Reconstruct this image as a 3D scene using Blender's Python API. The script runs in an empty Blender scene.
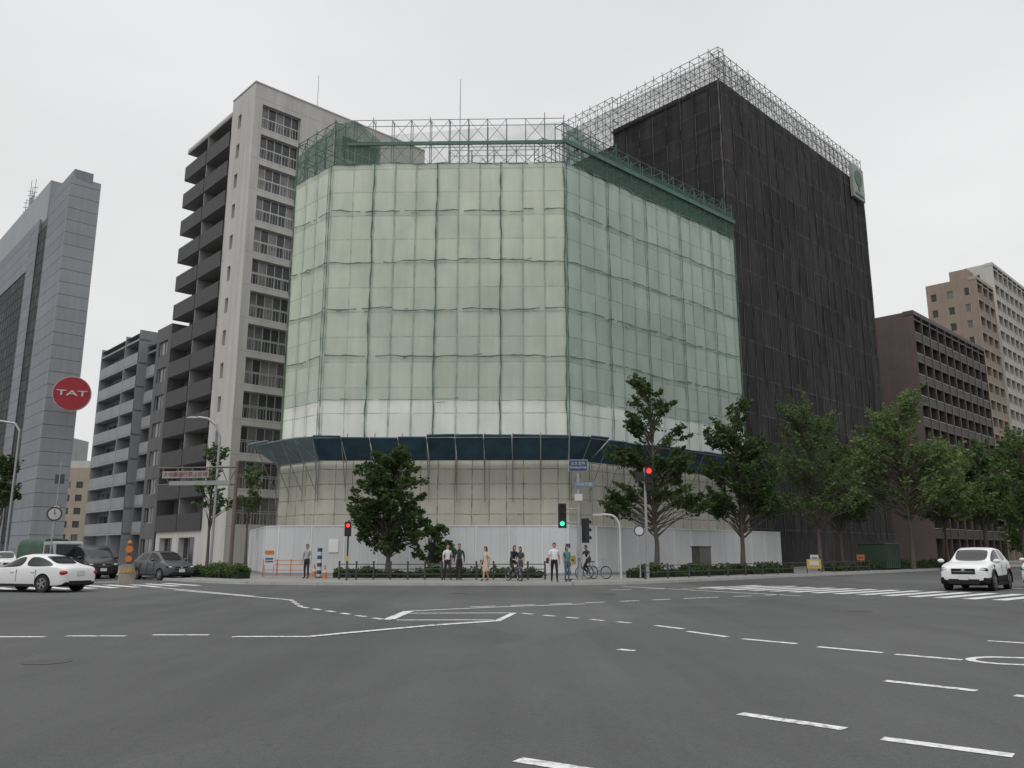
import bpy, bmesh, math, random
import numpy as np
from mathutils import Vector, Matrix
random.seed(7); np.random.seed(7)
S=bpy.context.scene
S.view_settings.view_transform='Standard'
try: S.view_settings.look='None'
except Exception: pass
S.view_settings.exposure=0
def link(o): S.collection.objects.link(o); return o

# ---------------------------------------------------------------- materials
class NT:
    def __init__(s,mat): s.t=mat.node_tree; s.n=s.t.nodes; s.l=s.t.links
    def add(s,typ,**k):
        n=s.n.new(typ)
        for a,v in k.items(): setattr(n,a,v)
        return n
    def setin(s,n,i,v):
        if isinstance(v,bpy.types.NodeSocket): s.l.new(v,n.inputs[i])
        else: n.inputs[i].default_value=v
    def math(s,op,a,b=0.0,c=None):
        n=s.add('ShaderNodeMath',operation=op); s.setin(n,0,a); s.setin(n,1,b)
        if c is not None: s.setin(n,2,c)
        return n.outputs[0]
    def mix(s,f,a,b,bt='MIX'):
        n=s.add('ShaderNodeMixRGB',blend_type=bt); s.setin(n,0,f)
        for i,v in ((1,a),(2,b)):
            if isinstance(v,(tuple,list)) : v=tuple(v)[:3]+(1,)
            s.setin(n,i,v)
        return n.outputs[0]
    def noise(s,vec,scale,detail=4,rough=.6):
        n=s.add('ShaderNodeTexNoise'); s.l.new(vec,n.inputs['Vector'])
        n.inputs['Scale'].default_value=scale; n.inputs['Detail'].default_value=detail; n.inputs['Roughness'].default_value=rough
        return n.outputs['Fac']
    def mapr(s,v,a,b,c,d):
        n=s.add('ShaderNodeMapRange'); s.setin(n,0,v)
        for i,x in enumerate((a,b,c,d)): n.inputs[i+1].default_value=x
        return n.outputs[0]
    def coord(s,kind='Object',sc=None):
        o=s.add('ShaderNodeTexCoord').outputs[kind]
        if sc:
            m=s.add('ShaderNodeMapping'); s.l.new(o,m.inputs[0]); m.inputs['Scale'].default_value=sc; o=m.outputs[0]
        return o
def newmat(name):
    m=bpy.data.materials.new(name); m.use_nodes=True
    nt=NT(m); return m,nt,nt.n['Principled BSDF']
_c={}
def M(name,col,rough=.8,var=.15,scale=.6,bump=0.0,metal=0.0,streak=0.0,spec=.4,coat=0.0,island=0.0,fine=0.0):
    if name in _c: return _c[name]
    m,t,p=newmat(name)
    o=t.coord()
    n=t.noise(o,scale,5)
    f=t.mapr(n,.3,.7,1-var,1+var)
    if streak:
        o2=t.coord('Object',(1.5,1.5,.08)); n2=t.noise(o2,1.0,4)
        f=t.math('MULTIPLY',f,t.mapr(n2,.35,.75,1+streak*.4,1-streak))
    if fine:
        n3=t.noise(o,30,2); f=t.math('MULTIPLY',f,t.mapr(n3,.3,.7,1-fine,1+fine))
    if island:
        g=t.add('ShaderNodeNewGeometry'); f=t.math('MULTIPLY',f,t.mapr(g.outputs['Random Per Island'],0,1,1-island,1+island))
    c=t.add('ShaderNodeVectorMath',operation='SCALE'); c.inputs[0].default_value=col[:3]; t.l.new(f,c.inputs['Scale'])
    t.l.new(c.outputs[0],p.inputs['Base Color'])
    p.inputs['Roughness'].default_value=rough; p.inputs['Metallic'].default_value=metal
    p.inputs['Specular IOR Level'].default_value=spec; p.inputs['Coat Weight'].default_value=coat
    if bump:
        b=t.add('ShaderNodeBump'); b.inputs['Strength'].default_value=bump; b.inputs['Distance'].default_value=.02
        t.l.new(t.noise(o,25,3),b.inputs['Height']); t.l.new(b.outputs[0],p.inputs['Normal'])
    _c[name]=m; return m
def Memit(name,col,st):
    m,t,p=newmat(name); p.inputs['Base Color'].default_value=(*col,1)
    p.inputs['Emission Color'].default_value=(*col,1); p.inputs['Emission Strength'].default_value=st; return m
def Mglass(name,dark=(.02,.022,.025),light=(.18,.18,.17),bias=.6,rough=.08,spec=.6,ior=1.45):
    """window: per-pane random between dark room and pale curtain"""
    m,t,p=newmat(name)
    g=t.add('ShaderNodeNewGeometry')
    f=t.mapr(g.outputs['Random Per Island'],bias,1,0,1)
    o=t.coord(); n=t.noise(o,1.2,3)
    f=t.math('MULTIPLY',f,t.mapr(n,.3,.6,.5,1))
    t.l.new(t.mix(f,dark,light),p.inputs['Base Color'])
    p.inputs['Roughness'].default_value=rough; p.inputs['Specular IOR Level'].default_value=spec; p.inputs['IOR'].default_value=ior
    return m
def Msheet(name,base,line,su,sv,lw,rowvar=.08,zones=None,stre=.1,lines=.5,rough=.8,ou=0,ov=0):
    """scaffold sheeting: UV in metres, dark pipe lines showing through, per-sheet tone"""
    m,t,p=newmat(name)
    uv=t.coord('UV'); sp=t.add('ShaderNodeSeparateXYZ'); t.l.new(uv,sp.inputs[0])
    wob=t.noise(uv,.8,2)
    u=t.math('ADD',sp.outputs[0],t.math('MULTIPLY',wob,.12)); v=t.math('ADD',sp.outputs[1],t.math('MULTIPLY',wob,.10))
    U=t.math('DIVIDE',t.math('ADD',u,ou),su); V=t.math('DIVIDE',t.math('ADD',v,ov),sv)
    fu=t.math('FRACT',U); fv=t.math('FRACT',V)
    a=t.math('LESS_THAN',fu,lw/su); b=t.math('LESS_THAN',fv,lw*.9/sv)
    ln=t.math('MAXIMUM',a,b)
    brk=t.mapr(t.noise(uv,1.7,3),.35,.65,.25,1)
    ln=t.math('MULTIPLY',t.math('MULTIPLY',ln,lines),brk)
    cb=t.add('ShaderNodeCombineXYZ'); t.l.new(t.math('FLOOR',U),cb.inputs[0]); t.l.new(t.math('FLOOR',V),cb.inputs[1])
    wn=t.add('ShaderNodeTexWhiteNoise'); t.l.new(cb.outputs[0],wn.inputs[0])
    f=t.mapr(wn.outputs[0],0,1,1-rowvar,1+rowvar)
    mp=t.add('ShaderNodeMapping'); t.l.new(uv,mp.inputs[0]); mp.inputs['Scale'].default_value=(1.3,.12,1)
    f=t.math('MULTIPLY',f,t.mapr(t.noise(mp.outputs[0],1.0,5),.3,.75,1+stre*.5,1-stre))
    f=t.math('MULTIPLY',f,t.mapr(t.noise(uv,.09,2),.35,.65,.93,1.06))
    f=t.math('MULTIPLY',f,t.mapr(t.noise(uv,.55,5,.7),.3,.7,.955,1.045))
    col=base
    if zones:
        r=t.add('ShaderNodeValToRGB'); z0=zones[0][0]; z1=zones[-1][0]
        t.l.new(t.mapr(sp.outputs[1],z0,z1,0,1),r.inputs[0])
        e=r.color_ramp.elements
        e[0].color=(*zones[0][1],1); e[1].color=(*zones[-1][1],1)
        for z,c in zones[1:-1]: q=e.new((z-z0)/(z1-z0)); q.color=(*c,1)
        col=r.outputs[0]
    c=t.mix(ln,col,line)
    s=t.add('ShaderNodeVectorMath',operation='SCALE'); t.l.new(c,s.inputs[0]); t.l.new(f,s.inputs['Scale'])
    t.l.new(s.outputs[0],p.inputs['Base Color']); p.inputs['Roughness'].default_value=rough
    p.inputs['Specular IOR Level'].default_value=.12
    return m
def Mnet(name,col,op):
    m,t,p=newmat(name); p.inputs['Base Color'].default_value=(*col,1); p.inputs['Roughness'].default_value=.9
    tr=t.add('ShaderNodeBsdfTransparent'); mx=t.add('ShaderNodeMixShader')
    n=t.noise(t.coord(),.7,3); t.l.new(t.mapr(n,.3,.7,op-.15,op+.15),mx.inputs[0])
    t.l.new(tr.outputs[0],mx.inputs[1]); t.l.new(p.outputs[0],mx.inputs[2])
    t.l.new(mx.outputs[0],t.n['Material Output'].inputs[0]); return m

# ---------------------------------------------------------------- mesh builder
class B:
    def __init__(s,name,origin=(0,0,0)): s.name=name; s.o=Vector(origin); s.parts={}; s.extra=[]
    def _p(s,part,mat):
        k=(part,mat.name)
        if k not in s.parts: s.parts[k]=dict(v=[],f=[],uv=[],m=mat,sm=False)
        return s.parts[k]
    def poly(s,part,mat,pts,uv=None):
        P=s._p(part,mat); b=len(P['v']); P['v']+=[tuple(Vector(q)-s.o) for q in pts]
        P['f'].append(tuple(range(b,b+len(pts)))); P['uv'].append(uv)
    def mesh(s,part,mat,vs,fs,smooth=False):
        P=s._p(part,mat); b=len(P['v']); P['v']+=[tuple(Vector(q)-s.o) for q in vs]
        for f in fs: P['f'].append(tuple(i+b for i in f)); P['uv'].append(None)
        if smooth: P['sm']=True
    def hexa(s,part,mat,p):
        s.mesh(part,mat,p,[(3,2,1,0),(4,5,6,7),(0,1,5,4),(1,2,6,5),(2,3,7,6),(3,0,4,7)])
    def box(s,part,mat,c,size,rz=0.0,rx=0.0,ry=0.0):
        R=Matrix.Rotation(rz,3,'Z')@Matrix.Rotation(ry,3,'Y')@Matrix.Rotation(rx,3,'X')
        x,y,z=[q/2 for q in size]
        pts=[R@Vector(q)+Vector(c) for q in ((-x,-y,-z),(x,-y,-z),(x,y,-z),(-x,y,-z),(-x,-y,z),(x,-y,z),(x,y,z),(-x,y,z))]
        s.hexa(part,mat,pts)
    def cyl(s,part,mat,a,b,r0,r1=None,n=8,smooth=True,cap=True):
        if r1 is None: r1=r0
        a=Vector(a); b=Vector(b); d=(b-a)
        if d.length<1e-6: return
        d.normalize(); x=d.orthogonal().normalized(); y=d.cross(x)
        vs=[];fs=[]
        for c,r in ((a,r0),(b,r1)):
            for i in range(n):
                t=2*math.pi*i/n; vs.append(c+x*math.cos(t)*r+y*math.sin(t)*r)
        for i in range(n): j=(i+1)%n; fs.append((i,j,n+j,n+i))
        if cap: fs.append(tuple(range(n-1,-1,-1))); fs.append(tuple(range(n,2*n)))
        s.mesh(part,mat,vs,fs,smooth and n>5)
    def tube(s,part,mat,pts,r,n=6):
        for a,b in zip(pts[:-1],pts[1:]): s.cyl(part,mat,a,b,r,r,n)
    def ell(s,part,mat,c,r,rz=0,n=12,m=8):
        R=Matrix.Rotation(rz,3,'Z'); vs=[];fs=[]
        for i in range(m+1):
            ph=math.pi*i/m
            for j in range(n):
                t=2*math.pi*j/n
                vs.append(R@Vector((r[0]*math.sin(ph)*math.cos(t),r[1]*math.sin(ph)*math.sin(t),r[2]*math.cos(ph)))+Vector(c))
        for i in range(m):
            for j in range(n): k=(j+1)%n; fs.append((i*n+j,(i+1)*n+j,(i+1)*n+k,i*n+k))
        s.mesh(part,mat,vs,fs,True)
    def done(s):
        e=link(bpy.data.objects.new(s.name,None)); e.location=s.o; e.empty_display_size=.5
        for (part,_),P in s.parts.items():
            me=bpy.data.meshes.new(part); me.from_pydata(P['v'],[],P['f']); me.materials.append(P['m'])
            if any(P['uv']):
                ul=me.uv_layers.new(name='UVMap'); li=0
                for f,u in zip(P['f'],P['uv']):
                    for k in range(len(f)):
                        if u: ul.data[li].uv=u[k]
                        li+=1
            if P['sm']:
                me.polygons.foreach_set('use_smooth',[True]*len(me.polygons))
                try: me.set_sharp_from_angle(angle=math.radians(50))
                except Exception: pass
            o=link(bpy.data.objects.new(part,me)); o.parent=e
        for o in s.extra: o.parent=e; o.location=o.location-s.o
        return e
class Fr:
    """facade frame: p0 left, p1 right as seen from outside"""
    def __init__(s,p0,p1):
        s.p=Vector((*p0,0)); q=Vector((*p1,0)); s.L=(q-s.p).length; s.u=(q-s.p)/s.L; s.n=Vector((s.u.y,-s.u.x,0)); s.q=q
        s.ang=math.atan2(s.u.y,s.u.x)
    def P(s,u,z,d=0.0): return s.p+s.u*u+s.n*d+Vector((0,0,z))
    def box(s,b,part,mat,u0,u1,z0,z1,d0,d1):
        P=s.P; b.hexa(part,mat,[P(u0,z0,d1),P(u1,z0,d1),P(u1,z0,d0),P(u0,z0,d0),P(u0,z1,d1),P(u1,z1,d1),P(u1,z1,d0),P(u0,z1,d0)])
def wall(b,fr,mat,gm,fm,u0,u1,z0,z1,ops,dep=.25,nm=1,nh=0,part='walls',bar=.05):
    us=sorted({u0,u1,*[o[0] for o in ops],*[o[1] for o in ops]}); zs=sorted({z0,z1,*[o[2] for o in ops],*[o[3] for o in ops]})
    for a,c in zip(us[:-1],us[1:]):
        for e,f in zip(zs[:-1],zs[1:]):
            mu=(a+c)/2; mz=(e+f)/2
            if any(o[0]<mu<o[1] and o[2]<mz<o[3] for o in ops): continue
            b.poly(part,mat,[fr.P(a,e),fr.P(c,e),fr.P(c,f),fr.P(a,f)])
    for (a,c,e,f) in ops:
        P=fr.P; D=-dep
        b.poly(part,mat,[P(a,e),P(a,e,D),P(a,f,D),P(a,f)]); b.poly(part,mat,[P(c,e,D),P(c,e),P(c,f),P(c,f,D)])
        b.poly(part,mat,[P(a,f),P(c,f),P(c,f,D),P(a,f,D)][::-1]); b.poly(part,mat,[P(a,e),P(c,e),P(c,e,D),P(a,e,D)])
        n=nm+1
        for i in range(n):
            ua=a+(c-a)*i/n; ub=a+(c-a)*(i+1)/n
            b.poly('windows',gm,[P(ua,e,D),P(ub,e,D),P(ub,f,D),P(ua,f,D)])
        if fm:
            for i in range(n+1):
                uu=a+(c-a)*i/n; uu=min(max(uu,a+bar/2),c-bar/2)
                fr.box(b,'window_frames',fm,uu-bar/2,uu+bar/2,e,f,D+.003,D+.05)
            for i in range(nh+2):
                zz=e+(f-e)*i/(nh+1); zz=min(max(zz,e+bar/2),f-bar/2)
                fr.box(b,'window_frames',fm,a+.003,c-.003,zz-bar/2,zz+bar/2,D+.006,D+.056)

conc=M('pale_concrete',(.47,.455,.43),.85,.06,.3,streak=.16)
conc2=M('grey_concrete',(.28,.28,.28),.85,.1,.3,streak=.15)
steel=M('galvanised_steel',(.34,.35,.36),.5,.15,2,metal=.5)
darksteel=M('dark_painted_steel',(.05,.05,.052),.5,.2,2)
white=M('white_paint',(.70,.70,.70),.5,.06,1)
frame_w=M('aluminium_frame',(.42,.42,.42),.4,.1,1,metal=.3)
frame_d=M('dark_frame',(.03,.03,.033),.7,.1,1,spec=.1)
gl=Mglass('window_glass'); gl2=Mglass('window_glass_curtained',(.03,.033,.036),(.30,.29,.27),.35)
gl_w=Mglass('apartment_glass',(.045,.048,.05),(.26,.25,.24),.30,.15)
gl_d=Mglass('tinted_curtain_wall',(.014,.016,.019),(.04,.046,.052),.5,.35,.1,1.2)
rubber=M('tyre_rubber',(.02,.02,.02),.85,.1,5)

# ---------------------------------------------------------------- world, sun, camera
w=bpy.data.worlds.new("World"); S.world=w; w.use_nodes=True
t=NT(w); bg=t.n['Background']
sky=t.add('ShaderNodeTexSky',sky_type='NISHITA'); sky.sun_disc=False
SE=math.radians(58); SA=math.radians(215)
sky.sun_elevation=SE; sky.sun_rotation=SA
hs=t.add('ShaderNodeHueSaturation'); hs.inputs['Saturation'].default_value=.15; t.l.new(sky.outputs[0],hs.inputs['Color'])
tc=t.add('ShaderNodeTexCoord'); sp=t.add('ShaderNodeSeparateXYZ'); t.l.new(tc.outputs['Generated'],sp.inputs[0])
r=t.add('ShaderNodeValToRGB'); t.l.new(sp.outputs[2],r.inputs[0]); e=r.color_ramp.elements
e[0].position=0; e[0].color=(7.7,7.7,7.65,1); e[1].position=1; e[1].color=(18,18.3,18.8,1)
a=e.new(.25); a.color=(8.0,8.03,8.05,1); a=e.new(.6); a.color=(8.1,8.15,8.25,1); a=e.new(.75); a.color=(13,13.2,13.5,1)
mp=t.add('ShaderNodeMapping'); t.l.new(tc.outputs['Generated'],mp.inputs[0]); mp.inputs['Scale'].default_value=(1,1,2.6)
cn=t.noise(mp.outputs[0],1.5,5,.5)
cl=t.add('ShaderNodeVectorMath',operation='SCALE'); t.l.new(r.outputs[0],cl.inputs[0]); t.l.new(t.mapr(cn,.3,.7,.91,1.08),cl.inputs['Scale'])
t.l.new(t.mix(.94,hs.outputs[0],cl.outputs[0]),bg.inputs[0]); bg.inputs[1].default_value=.1
sd=bpy.data.lights.new('sun','SUN'); sd.energy=.9; sd.angle=math.radians(20); sd.color=(1,.97,.92)
so=link(bpy.data.objects.new('sun',sd))
dirv=Vector((math.sin(SA)*math.cos(SE),math.cos(SA)*math.cos(SE),math.sin(SE)))
so.rotation_euler=dirv.to_track_quat('Z','Y').to_euler(); so.location=(0,0,90)
cd=bpy.data.cameras.new('camera'); cam=link(bpy.data.objects.new('camera',cd)); S.camera=cam
cam.location=(0,0,1.5); cam.rotation_euler=(math.radians(90+11.6),0,0); cd.lens=28.83; cd.sensor_width=36; cd.clip_end=5000; cd.clip_start=.1

# ---------------------------------------------------------------- ground
def asphalt():
    m,t,p=newmat('asphalt'); o=t.coord()
    a=t.noise(o,.07,5,.6); b=t.noise(o,.5,5,.65); c=t.noise(o,60,2,.7); d=t.noise(t.coord('Object',(.9,.06,1)),1.0,4); c2=t.noise(o,14,3,.7)
    f=t.math('MULTIPLY',t.mapr(a,.35,.65,.82,1.16),t.mapr(b,.3,.7,.92,1.08))
    f=t.math('MULTIPLY',f,t.mapr(c,.2,.8,.60,1.40)); f=t.math('MULTIPLY',f,t.mapr(d,.35,.65,.90,1.08)); f=t.math('MULTIPLY',f,t.mapr(c2,.3,.7,.90,1.10))
    mp=t.add('ShaderNodeMapping'); t.l.new(o,mp.inputs[0]); mp.inputs['Rotation'].default_value=(0,0,.78); mp.inputs['Scale'].default_value=(.13,.06,1); mp.inputs['Location'].default_value=(.3,.2,0)
    vo=t.add('ShaderNodeTexVoronoi',distance='CHEBYCHEV'); t.l.new(mp.outputs[0],vo.inputs[0]); vo.inputs['Scale'].default_value=1; vo.inputs['Randomness'].default_value=.6
    sc=t.add('ShaderNodeSeparateColor'); t.l.new(vo.outputs['Color'],sc.inputs[0])
    f=t.math('MULTIPLY',f,t.mapr(sc.outputs[0],0,1,.89,1.09))
    s=t.add('ShaderNodeVectorMath',operation='SCALE'); s.inputs[0].default_value=(.083,.083,.083); t.l.new(f,s.inputs['Scale'])
    # small oil drips / dark stains
    st=t.noise(o,1.9,3,.8); st=t.math('MULTIPLY',t.mapr(st,.66,.74,0,.45),1.0)
    t.l.new(t.mix(st,s.outputs[0],(.035,.035,.035)),p.inputs['Base Color'])
    t.l.new(t.mapr(b,.3,.7,.75,.95),p.inputs['Roughness']); p.inputs['Specular IOR Level'].default_value=.25
    bp=t.add('ShaderNodeBump'); bp.inputs['Strength'].default_value=.5; bp.inputs['Distance'].default_value=.01
    t.l.new(c,bp.inputs['Height']); t.l.new(bp.outputs[0],p.inputs['Normal'])
    return m
asph=asphalt()
def sheet(name,mat,pts,z):
    me=bpy.data.meshes.new(name); me.from_pydata([(x,y,z) for x,y in pts],[],[tuple(range(len(pts)))]); me.materials.append(mat)
    return link(bpy.data.objects.new(name,me))
ground=sheet('ground',asph,[(-1500,-300),(1500,-300),(1500,2500),(-1500,2500)],0)
pave=M('pavement_slabs',(.22,.215,.205),.85,.15,.4,fine=.08); kerb=M('kerb_stone',(.31,.31,.30),.8,.12,1)
pv=[(-133,166),(-75,105),(-17.2,44.2),(-15.3,42.3),(-12.6,40.4),(-9,39.4),(-4,39.0),(0,39.0),(2.8,39.3),(5.4,40.4),(8,42.7),(60,96),(125,162),(125,300),(-133,300)]
b=B('pavement',(0,60,0))
b.poly('paving',pave,[(x,y,.13) for x,y in pv])
for (x0,y0),(x1,y1) in zip(pv[:12],pv[1:13]):
    d=Vector((x1-x0,y1-y0,0)); n=Vector((d.y,-d.x,0)).normalized()
    a=Vector((x0,y0,0)); c=Vector((x1,y1,0))
    b.hexa('kerb',kerb,[a+n*.16,c+n*.16,c,a,a+n*.14+Vector((0,0,.14)),c+n*.14+Vector((0,0,.14)),c+Vector((0,0,.14)),a+Vector((0,0,.14))])
b.done()
def markmat():
    m,t,p=newmat('road_marking_paint'); o=t.coord(); n=t.noise(o,9,5,.75); n2=t.noise(o,.7,3)
    f=t.math('MULTIPLY',t.mapr(n,.46,.60,0,.85),t.mapr(n2,.35,.6,.3,1))
    t.l.new(t.mix(f,(.64,.64,.63),(.13,.13,.13)),p.inputs['Base Color']); p.inputs['Roughness'].default_value=.75; return m
mk=markmat()
rm=B('road_markings',(0,20,0))
def strip(pts,wd,z=.005):
    pts=[Vector((x,y,0)) for x,y in pts]
    for i,(a,c) in enumerate(zip(pts[:-1],pts[1:])):
        d=(c-a).normalized(); n=Vector((d.y,-d.x,0))*wd/2; zz=Vector((0,0,z+.0004*(i%2)))
        e=d*(wd*.2 if i<len(pts)-2 else 0)
        rm.poly('paint',mk,[a-n+zz,c+e-n+zz,c+e+n+zz,a+n+zz][::-1])
def dashes(a,c,ln,gap,wd):
    a=Vector(a);c=Vector(c);L=(c-a).length;d=(c-a)/L;k=0
    while k+ln*.5<L:
        e=min(k+ln,L); p=a+d*k;q=a+d*e; strip([(p.x,p.y),(q.x,q.y)],wd); k+=ln+gap
for a in ([(-9.9,15.45),(-8.44,15.45)],[(-8.14,15.6),(-7.06,15.6)],[(-6.65,15.8),(-5.61,15.8)],
    [(-5.06,15.45),(-3.65,15.45),(-3.22,16.0),(-1.52,17.94),(-.33,18.97),(.05,21.43)],
    [(-2.83,19.25),(-2.66,22.1),(-.34,23.75),(2.16,25.1)],[(-2.6,19.2),(-.4,19.25)],[(-2.7,21.3),(.05,21.43)],
    [(-13.7,34.3),(-7.1,27.2)],[(3.0,17.8),(3.42,17.0)],[(3.4,16.5),(3.89,15.45)],[(4.07,15.1),(4.76,14.3)],[(4.95,13.85),(5.64,13.05)],[(5.75,12.85),(6.4,12.2)],
    [(2.16,8.24),(2.88,7.55)],[(3.04,7.18),(3.77,6.6)],[(4.44,10.27),(5.13,9.55)],[(5.37,9.25),(6.1,8.5)],[(8.22,14.77),(9.2,13.9)],[(.04,6.48),(.8,6.0)],[(1.68,13.5),(1.9,13.3)],
    [(-17.4,39.0),(-9,29.5)]):
    strip(a,.15)
strip([(-1.52,17.94),(-.33,18.97)],.24,.009); strip([(-5.0,15.45),(-3.65,15.45)],.17,.009); strip([(-3.65,15.45),(-3.22,16.0),(-1.6,17.85)],.20,.012)
strip([(-2.8,19.4),(-2.68,22.0)],.26,.009)
dashes((-7.1,27.2),(-5.9,23.75),.5,.5,.15); dashes((-5.9,23.75),(-2.88,19.3),.5,.45,.15)
dashes((.25,21.3),(2.9,18.0),.42,.4,.15)
dashes((-1.18,23.75),(2.2,25.6),.8,.5,.15);dashes((2.2,25.6),(6.3,28.4),.8,.6,.15);dashes((6.3,28.4),(10.6,31.1),.9,.7,.15)
dashes((4.0,34.5),(8.4,36.2),1,.7,.15)
strip([(4.9,38.0),(10.1,29.65)],.15); strip([(13.0,38.6),(8.3,37.2)],.15)
lp=[]
for i in range(13):
    th=math.pi/2+math.pi*i/12; lp.append((7.05+.55*math.cos(th),12.1+.42*math.sin(th)))
strip([(8.2,12.2)]+[(7.05,12.52)]+lp[1:-1]+[(7.05,11.68),(8.2,11.3)],.13)
def crosswalk(c0,d,s,n,half,w_=.45,g_=.45):
    d=Vector(d).normalized(); s=Vector(s).normalized()
    for i in range(n):
        c=Vector(c0)+d*(i*(w_+g_)); a=c-s*half; e=c+s*half
        strip([(a.x,a.y),(e.x,e.y)],w_)
crosswalk((9.6,37.4),(.66,-.75),(.75,.66),26,2.4)
crosswalk((-15.8,40.2),(-.73,-.69),(-.69,.73),20,2.0)
strip([(20.5,36.5),(30,26)],.4)
strip([(-20,44),(-30,35)],.4)
for k in range(12): dashes((-24-k*7,45.5+k*7.4),(-26.8-k*7,48.5+k*7.4),4,1,.15)
mh=M('cast_iron',(.045,.043,.04),.6,.2,8)
for x,y in ((-6.5,12.0),(3.5,31),(-2,31.5),(9,22)):
    rm.cyl('manhole',mh,(x,y,-.02),(x,y,.006),.32,.32,20)
rm.done()

# ---------------------------------------------------------------- main sheeted building
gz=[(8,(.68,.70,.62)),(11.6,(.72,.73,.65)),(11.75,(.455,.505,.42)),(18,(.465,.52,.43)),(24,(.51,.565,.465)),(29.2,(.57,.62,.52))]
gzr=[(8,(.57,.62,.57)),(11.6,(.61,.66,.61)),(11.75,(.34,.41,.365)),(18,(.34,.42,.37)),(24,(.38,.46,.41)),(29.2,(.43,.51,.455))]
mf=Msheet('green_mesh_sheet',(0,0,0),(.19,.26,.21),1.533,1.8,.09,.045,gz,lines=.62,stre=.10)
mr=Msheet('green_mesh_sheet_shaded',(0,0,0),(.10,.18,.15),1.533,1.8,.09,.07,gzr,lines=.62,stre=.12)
cream=Msheet('cream_panel_sheet',(.50,.49,.415),(.12,.135,.11),1.15,1.0,.08,.06,None,lines=.85,stre=.16)
seam=M('sheet_seam',(.10,.15,.12),.9,.35,2); seamw=M('sheet_seam_light',(.32,.39,.34),.9,.2,2)
blue=M('blue_canopy_board',(.04,.095,.14),.7,.3,.8); bluel=M('canopy_board_light',(.19,.25,.285),.7,.2,.8)
pipe=M('scaffold_pipe',(.24,.27,.25),.5,.25,1,metal=.3); pipeg=M('scaffold_pipe_green',(.07,.14,.115),.6,.25,1)
netg=Mnet('green_net',(.05,.115,.085),.62); netg2=Mnet('green_net_thin',(.14,.22,.18),.25)
def sheetwall(b,fr,mat,part,z0,z1,step=.4,amp=.10,d0=0.0):
    u0=0; u1=fr.L
    nu=max(2,int((u1-u0)/step)); nz=max(2,int((z1-z0)/step))
    ph=np.random.rand(6)*6
    P=b._p(part,mat); base=len(P['v'])
    for i in range(nu+1):
        for j in range(nz+1):
            u=u0+(u1-u0)*i/nu; z=z0+(z1-z0)*j/nz
            au=abs(math.sin(math.pi*(u)/1.533))
            k=amp*(.45*au+.35*math.sin(u*1.1+z*.7+ph[0])*math.sin(z*.9+ph[1])+.25*math.sin(u*3.1+ph[2]+z*.3)*math.sin(z*1.9+u*.5+ph[3]))
            if i in(0,nu): k=0
            P['v'].append(tuple(fr.P(u,z,k+d0)-b.o))
    for i in range(nu):
        for j in range(nz):
            q=(base+i*(nz+1)+j,base+(i+1)*(nz+1)+j,base+(i+1)*(nz+1)+j+1,base+i*(nz+1)+j+1)
            P['f'].append(q); uu=[u0+(u1-u0)*(i+a)/nu for a in(0,1,1,0)]; vv=[z0+(z1-z0)*(j+a)/nz for a in(0,0,1,1)]
            P['uv'].append(list(zip(uu,vv)))
    P['sm']=True
def seamline(b,fr,mat,a,c,wd,amp,d=.16,step=.35,gap=0.0):
    a=Vector(a);c=Vector(c);L=(c-a).length;n=max(2,int(L/step)); dv=(c-a)/L; nv=Vector((-dv.y,dv.x)); ph=[random.random()*6 for _ in range(4)]; fq=random.uniform(.6,1.2)
    pts=[]
    for i in range(n+1):
        k=L*i/n; o=amp*(math.sin(k*fq+ph[0])+.6*math.sin(k*2.3*fq+ph[1])+.5*math.sin(k*4.7*fq+ph[2]))+random.uniform(-1,1)*amp*.35; ww=wd*(.5+.7*abs(math.sin(k*1.7+ph[3]))+.5*random.random())
        q=a+dv*k+nv*o; pts.append((q-nv*ww/2,q+nv*ww/2))
    for (p0,p1),(q0,q1) in zip(pts[:-1],pts[1:]):
        if random.random()<gap: continue
        b.poly('sheet_seams',mat,[fr.P(p0.x,p0.y,d),fr.P(q0.x,q0.y,d),fr.P(q1.x,q1.y,d),fr.P(p1.x,p1.y,d)])
def scaffold(b,fr,mat,z0,z1,du,dz,dep=.9,r=.035,u0=0,u1=None,brace=True,part='scaffold',d0=0):
    if u1 is None:u1=fr.L
    n=max(1,round((u1-u0)/du)); m=max(1,round((z1-z0)/dz))
    for d in (d0,d0-dep):
        for i in range(n+1):
            u=u0+(u1-u0)*i/n; b.cyl(part,mat,fr.P(u,z0,d),fr.P(u,z1+random.uniform(-.15,.5),d),r,r,5,cap=False)
        for j in range(m+1):
            z=z0+(z1-z0)*j/m; b.cyl(part,mat,fr.P(u0,z,d),fr.P(u1,z,d),r*.9,r*.9,5,cap=False)
    for i in range(n+1):
        u=u0+(u1-u0)*i/n
        for j in range(m+1):
            z=z0+(z1-z0)*j/m; b.cyl(part,mat,fr.P(u,z,d0),fr.P(u,z,d0-dep),r*.8,r*.8,4,cap=False)
    if brace:
        for i in range(n):
            ua=u0+(u1-u0)*i/n; ub=u0+(u1-u0)*(i+1)/n
            for j in range(m):
                if random.random()<.25: continue
                za=z0+(z1-z0)*j/m; zb=z0+(z1-z0)*(j+1)/m
                b.cyl(part,mat,fr.P(ua,za,d0-.03),fr.P(ub,zb,d0-.03),r*.6,r*.6,4,cap=False); b.cyl(part,mat,fr.P(ua,zb,d0-.06),fr.P(ub,za,d0-.06),r*.6,r*.6,4,cap=False)
b=B('scaffold_wrapped_building',(2,62,0))
F1=Fr((-16.6,58.8),(-13,55.4)); F2=Fr((-13,55.4),(3.8,55)); F3=Fr((3.8,55),(20,70))
F0=Fr((-6,72),(-16.6,58.8)); F4=Fr((20,70),(10,81))
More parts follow.
